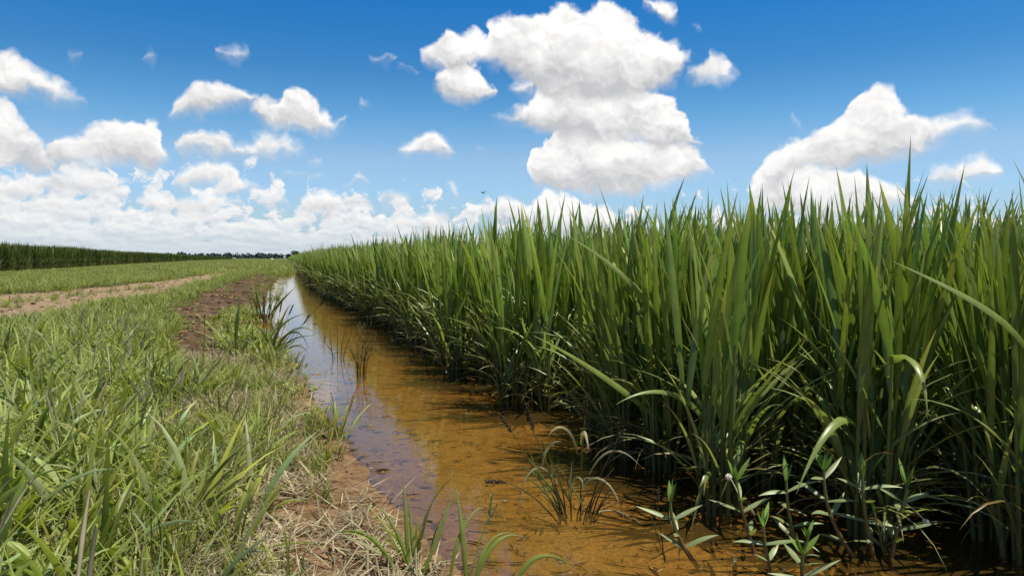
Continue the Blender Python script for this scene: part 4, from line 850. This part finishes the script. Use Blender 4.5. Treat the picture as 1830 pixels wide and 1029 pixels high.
def make_far():
    rs = np.random.RandomState(80); U = rs.uniform
    tm = leaf_mat('tree_leaf', .15, 1.0, .05, .7, .1, (1.1, 1.2, .7)); bm_ = plain_mat('bark', (.06, .045, .035))
    def crown(g, c, rx, rz, n, q, col):
        """leaf clumps through the volume of a lobed crown"""
        lob = [(U(-.55, .55) * rx, U(-.55, .55) * rx, U(-.45, .5) * rz, U(.38, .62)) for k in range(9)]
        V, Q, C = [], [], []
        for k in range(n):
            lx, ly, lz, lr = lob[rs.randint(9)]; d = rs.normal(size=3); d /= np.linalg.norm(d); r = lr * U(.55, 1.0) ** .5
            p = np.array(c) + (lx + d[0] * r * rx, ly + d[1] * r * rx, lz + d[2] * r * rz); a = rs.normal(size=3); a /= np.linalg.norm(a); b = np.cross(a, rs.normal(size=3)); b /= np.linalg.norm(b)
            s = q * U(.6, 1.3); V += [p - a * s, p + b * s * .7, p + a * s, p - b * s * .7]; Q.append([4 * k, 4 * k + 1, 4 * k + 2, 4 * k + 3]); kk = U(.6, 1.35); C += [np.array(col) * kk] * 4
        g.add(np.array(V), np.array(Q), np.array(C))
    def tree(x, y, H, rx, label, n=900):
        o = empty('tree', (x, y, 0), U(0, 6), label, 'tree', None); g = Geo(); crown(g, (0, 0, H * .58), rx, H * .46, n, H * .055, (.030, .050, .018)); g.obj('crown', tm, o, smooth=False)
        t = Geo(); tube(t, [(0, 0, -.2), (.02 * H, 0, H * .25), (0, .02 * H, H * .6)], np.linspace(H * .045, H * .02, 3), (.06, .045, .035), (.06, .045, .035), 7)
        for k in range(5): a = U(0, 6.28); tube(t, [(0, 0, H * U(.25, .4)), (math.cos(a) * rx * .3, math.sin(a) * rx * .3, H * .55), (math.cos(a) * rx * .6, math.sin(a) * rx * .6, H * .75)], (H * .02, H * .012, H * .005), (.06, .045, .035), (.06, .045, .035), 5)
        t.obj('trunk', bm_, o)
    tree(9.2, 521, 5.6, 3.7, 'round dark tree standing alone above the far end of the rice', 1500)
    tree(4.6, 521, 3.6, 1.5, 'smaller dark tree just left of the round far tree')
    tree(17.2, 470, 3.3, 1.6, 'tiny dark tree crown peeping over the rice right of the round tree')
    tree(22.6, 433, 5.0, 3.0, 'dark flat-topped tree crown showing above the rice tops, rightmost far tree', 1200)
    # the far wood along the horizon, one mass
    g = Geo()
    for k in range(1300):
        az = U(-33, 62); R = 1300 + U(-60, 120); x, y = R * math.sin(math.radians(az)), R * math.cos(math.radians(az))
        lo = vnoise(az * .55, 1.0, 91); H = (7.2 + 3.2 * lo + U(-.6, .9)) * (1.0 if az < 1 else .85); hz = U(.9, 1.1)
        if k % 2: H *= .6
        crown(g, (x, y, H * .40), U(5, 9), H * .55, 40, 1.8, np.array((.075, .098, .092)) * hz)  # leaf colour paled and blued to stand in for distance haze
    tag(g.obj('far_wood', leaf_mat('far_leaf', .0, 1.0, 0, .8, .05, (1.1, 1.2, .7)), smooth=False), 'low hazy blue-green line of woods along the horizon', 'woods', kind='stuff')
    # a small pale farmhouse in front of the wood
    def house(x, y, w, h, label, wall):
        o = empty('farmhouse', (x, y, 0), .3, label, 'house'); b = bmesh.new(); bmesh.ops.create_cube(b, size=1)
        for v in b.verts: v.co = Vector((v.co.x * w, v.co.y * w * .7, (v.co.z + .5) * h * .6))
        me = bpy.data.meshes.new('wall'); b.to_mesh(me); b.free(); me.materials.append(wall); c = bpy.data.objects.new('wall', me); COL.objects.link(c); c.parent = o
        me = bpy.data.meshes.new('roof'); W, D_, z0, z1 = w * .56, w * .42, h * .6, h
        me.from_pydata([(-W, -D_, z0), (W, -D_, z0), (W, D_, z0), (-W, D_, z0), (-W, 0, z1), (W, 0, z1)], [], [(0, 1, 5, 4), (2, 3, 4, 5), (0, 4, 3), (1, 2, 5), (3, 2, 1, 0)]); me.materials.append(plain_mat('roof_sheet', (.45, .33, .30))); c = bpy.data.objects.new('roof', me); COL.objects.link(c); c.parent = o
    wall = plain_mat('whitewash', (.75, .66, .62), .8, .5, .1)
    house(2.9, 1180, 3.2, 3.4, 'tiny pale house at the horizon left of the round dark tree', wall)
    # something small and white lying on the far grass
    o = empty('white_sack', (-3.4, 262, .0), 0, 'tiny bright white object lying on the far grass at the end of the track', 'sack'); b = bmesh.new(); bmesh.ops.create_icosphere(b, subdivisions=3, radius=1)
    for v in b.verts: k = 1 + .25 * float(fbm(v.co.x * 1.5 + 3, v.co.y * 1.5 + v.co.z, 95)); v.co = Vector((v.co.x * .46 * k, v.co.y * .35 * k, (max(v.co.z, -.6) * .34 + .36) * k))
    for f in b.faces: f.smooth = True
    me = bpy.data.meshes.new('sack'); b.to_mesh(me); b.free(); me.materials.append(plain_mat('white_plastic', (.82, .82, .80), .5, 3, .05)); c = bpy.data.objects.new('sack_body', me); COL.objects.link(c); c.parent = o
    # the bird
    o = empty('flying_bird', (15.64, 58.24, 6.06), RZ, 'small dark bird flying with raised wings in the blue sky', 'bird'); fm = plain_mat('dark_feathers', (.035, .05, .05), .7, 20, .3); wmat = plain_mat('wing_feathers', (.11, .125, .095), .7, 20, .3)
    b = bmesh.new(); bmesh.ops.create_uvsphere(b, u_segments=14, v_segments=10, radius=1)
    for v in b.verts:
        t = v.co.x; v.co = Vector((t * .11 + (.0), v.co.y * .045 * (1 - .35 * max(t, 0)), v.co.z * .045 * (1 - .35 * max(t, 0)) - .035 * t))
    n = len(b.verts); bmesh.ops.create_uvsphere(b, u_segments=10, v_segments=8, radius=.032); b.verts.ensure_lookup_table()
    for v in b.verts[n:]: v.co += Vector((-.115, 0, .05))
    n = len(b.verts); q = [b.verts.new(p) for p in ((-.14, .008, .052), (-.14, -.008, .052), (-.185, 0, .042))]; b.faces.new(q)
    q = [b.verts.new(p) for p in ((.09, .02, -.03), (.09, -.02, -.03), (.19, -.04, -.075), (.19, .04, -.075))]; b.faces.new(q)
    for f in b.faces: f.smooth = True
    me = bpy.data.meshes.new('body'); b.to_mesh(me); b.free(); me.materials.append(fm); c = bpy.data.objects.new('body', me); COL.objects.link(c); c.parent = o
    for sgn, tip in ((-1, (-.30, .10)), (1, (.26, .21))):
        g = Geo(); ribbon(g, [(0, 0, .02), (tip[0] * .45, .02, tip[1] * .75), (tip[0], .05, tip[1])], .12, (.1, .115, .09), (.12, .13, .1), (.05, .06, .05), .1, 8, face=(0, -.35, 1), belly=.5); g.obj('wing', wmat, o)
make_world(); make_camera(); make_ground(); make_water()
stalk_m, leaf_m = make_rice()
make_special_rice(stalk_m, leaf_m); make_grass(); make_litter(); make_clods()
weed_m = leaf_mat('weed_leaf', 0.30, 1.0, 0.0, 0.5, 0.3); dry_m = leaf_mat('seed_husk', 0.12, 1.0, 0.0, 0.8, 0.15, (1.1, 1.0, .8))
make_weeds_in_water(weed_m, dry_m); make_bank_plants(weed_m, dry_m)
make_leafy_weeds(leaf_mat('fleshy_leaf', 0.22, 1.0, 0.0, 0.42, 0.5), leaf_mat('fleshy_stem', 0.1, 1.0, 0.0, 0.4, 0.5), plain_mat('white_petals', (.92, .85, .66), .7, 60, .15))
make_far()
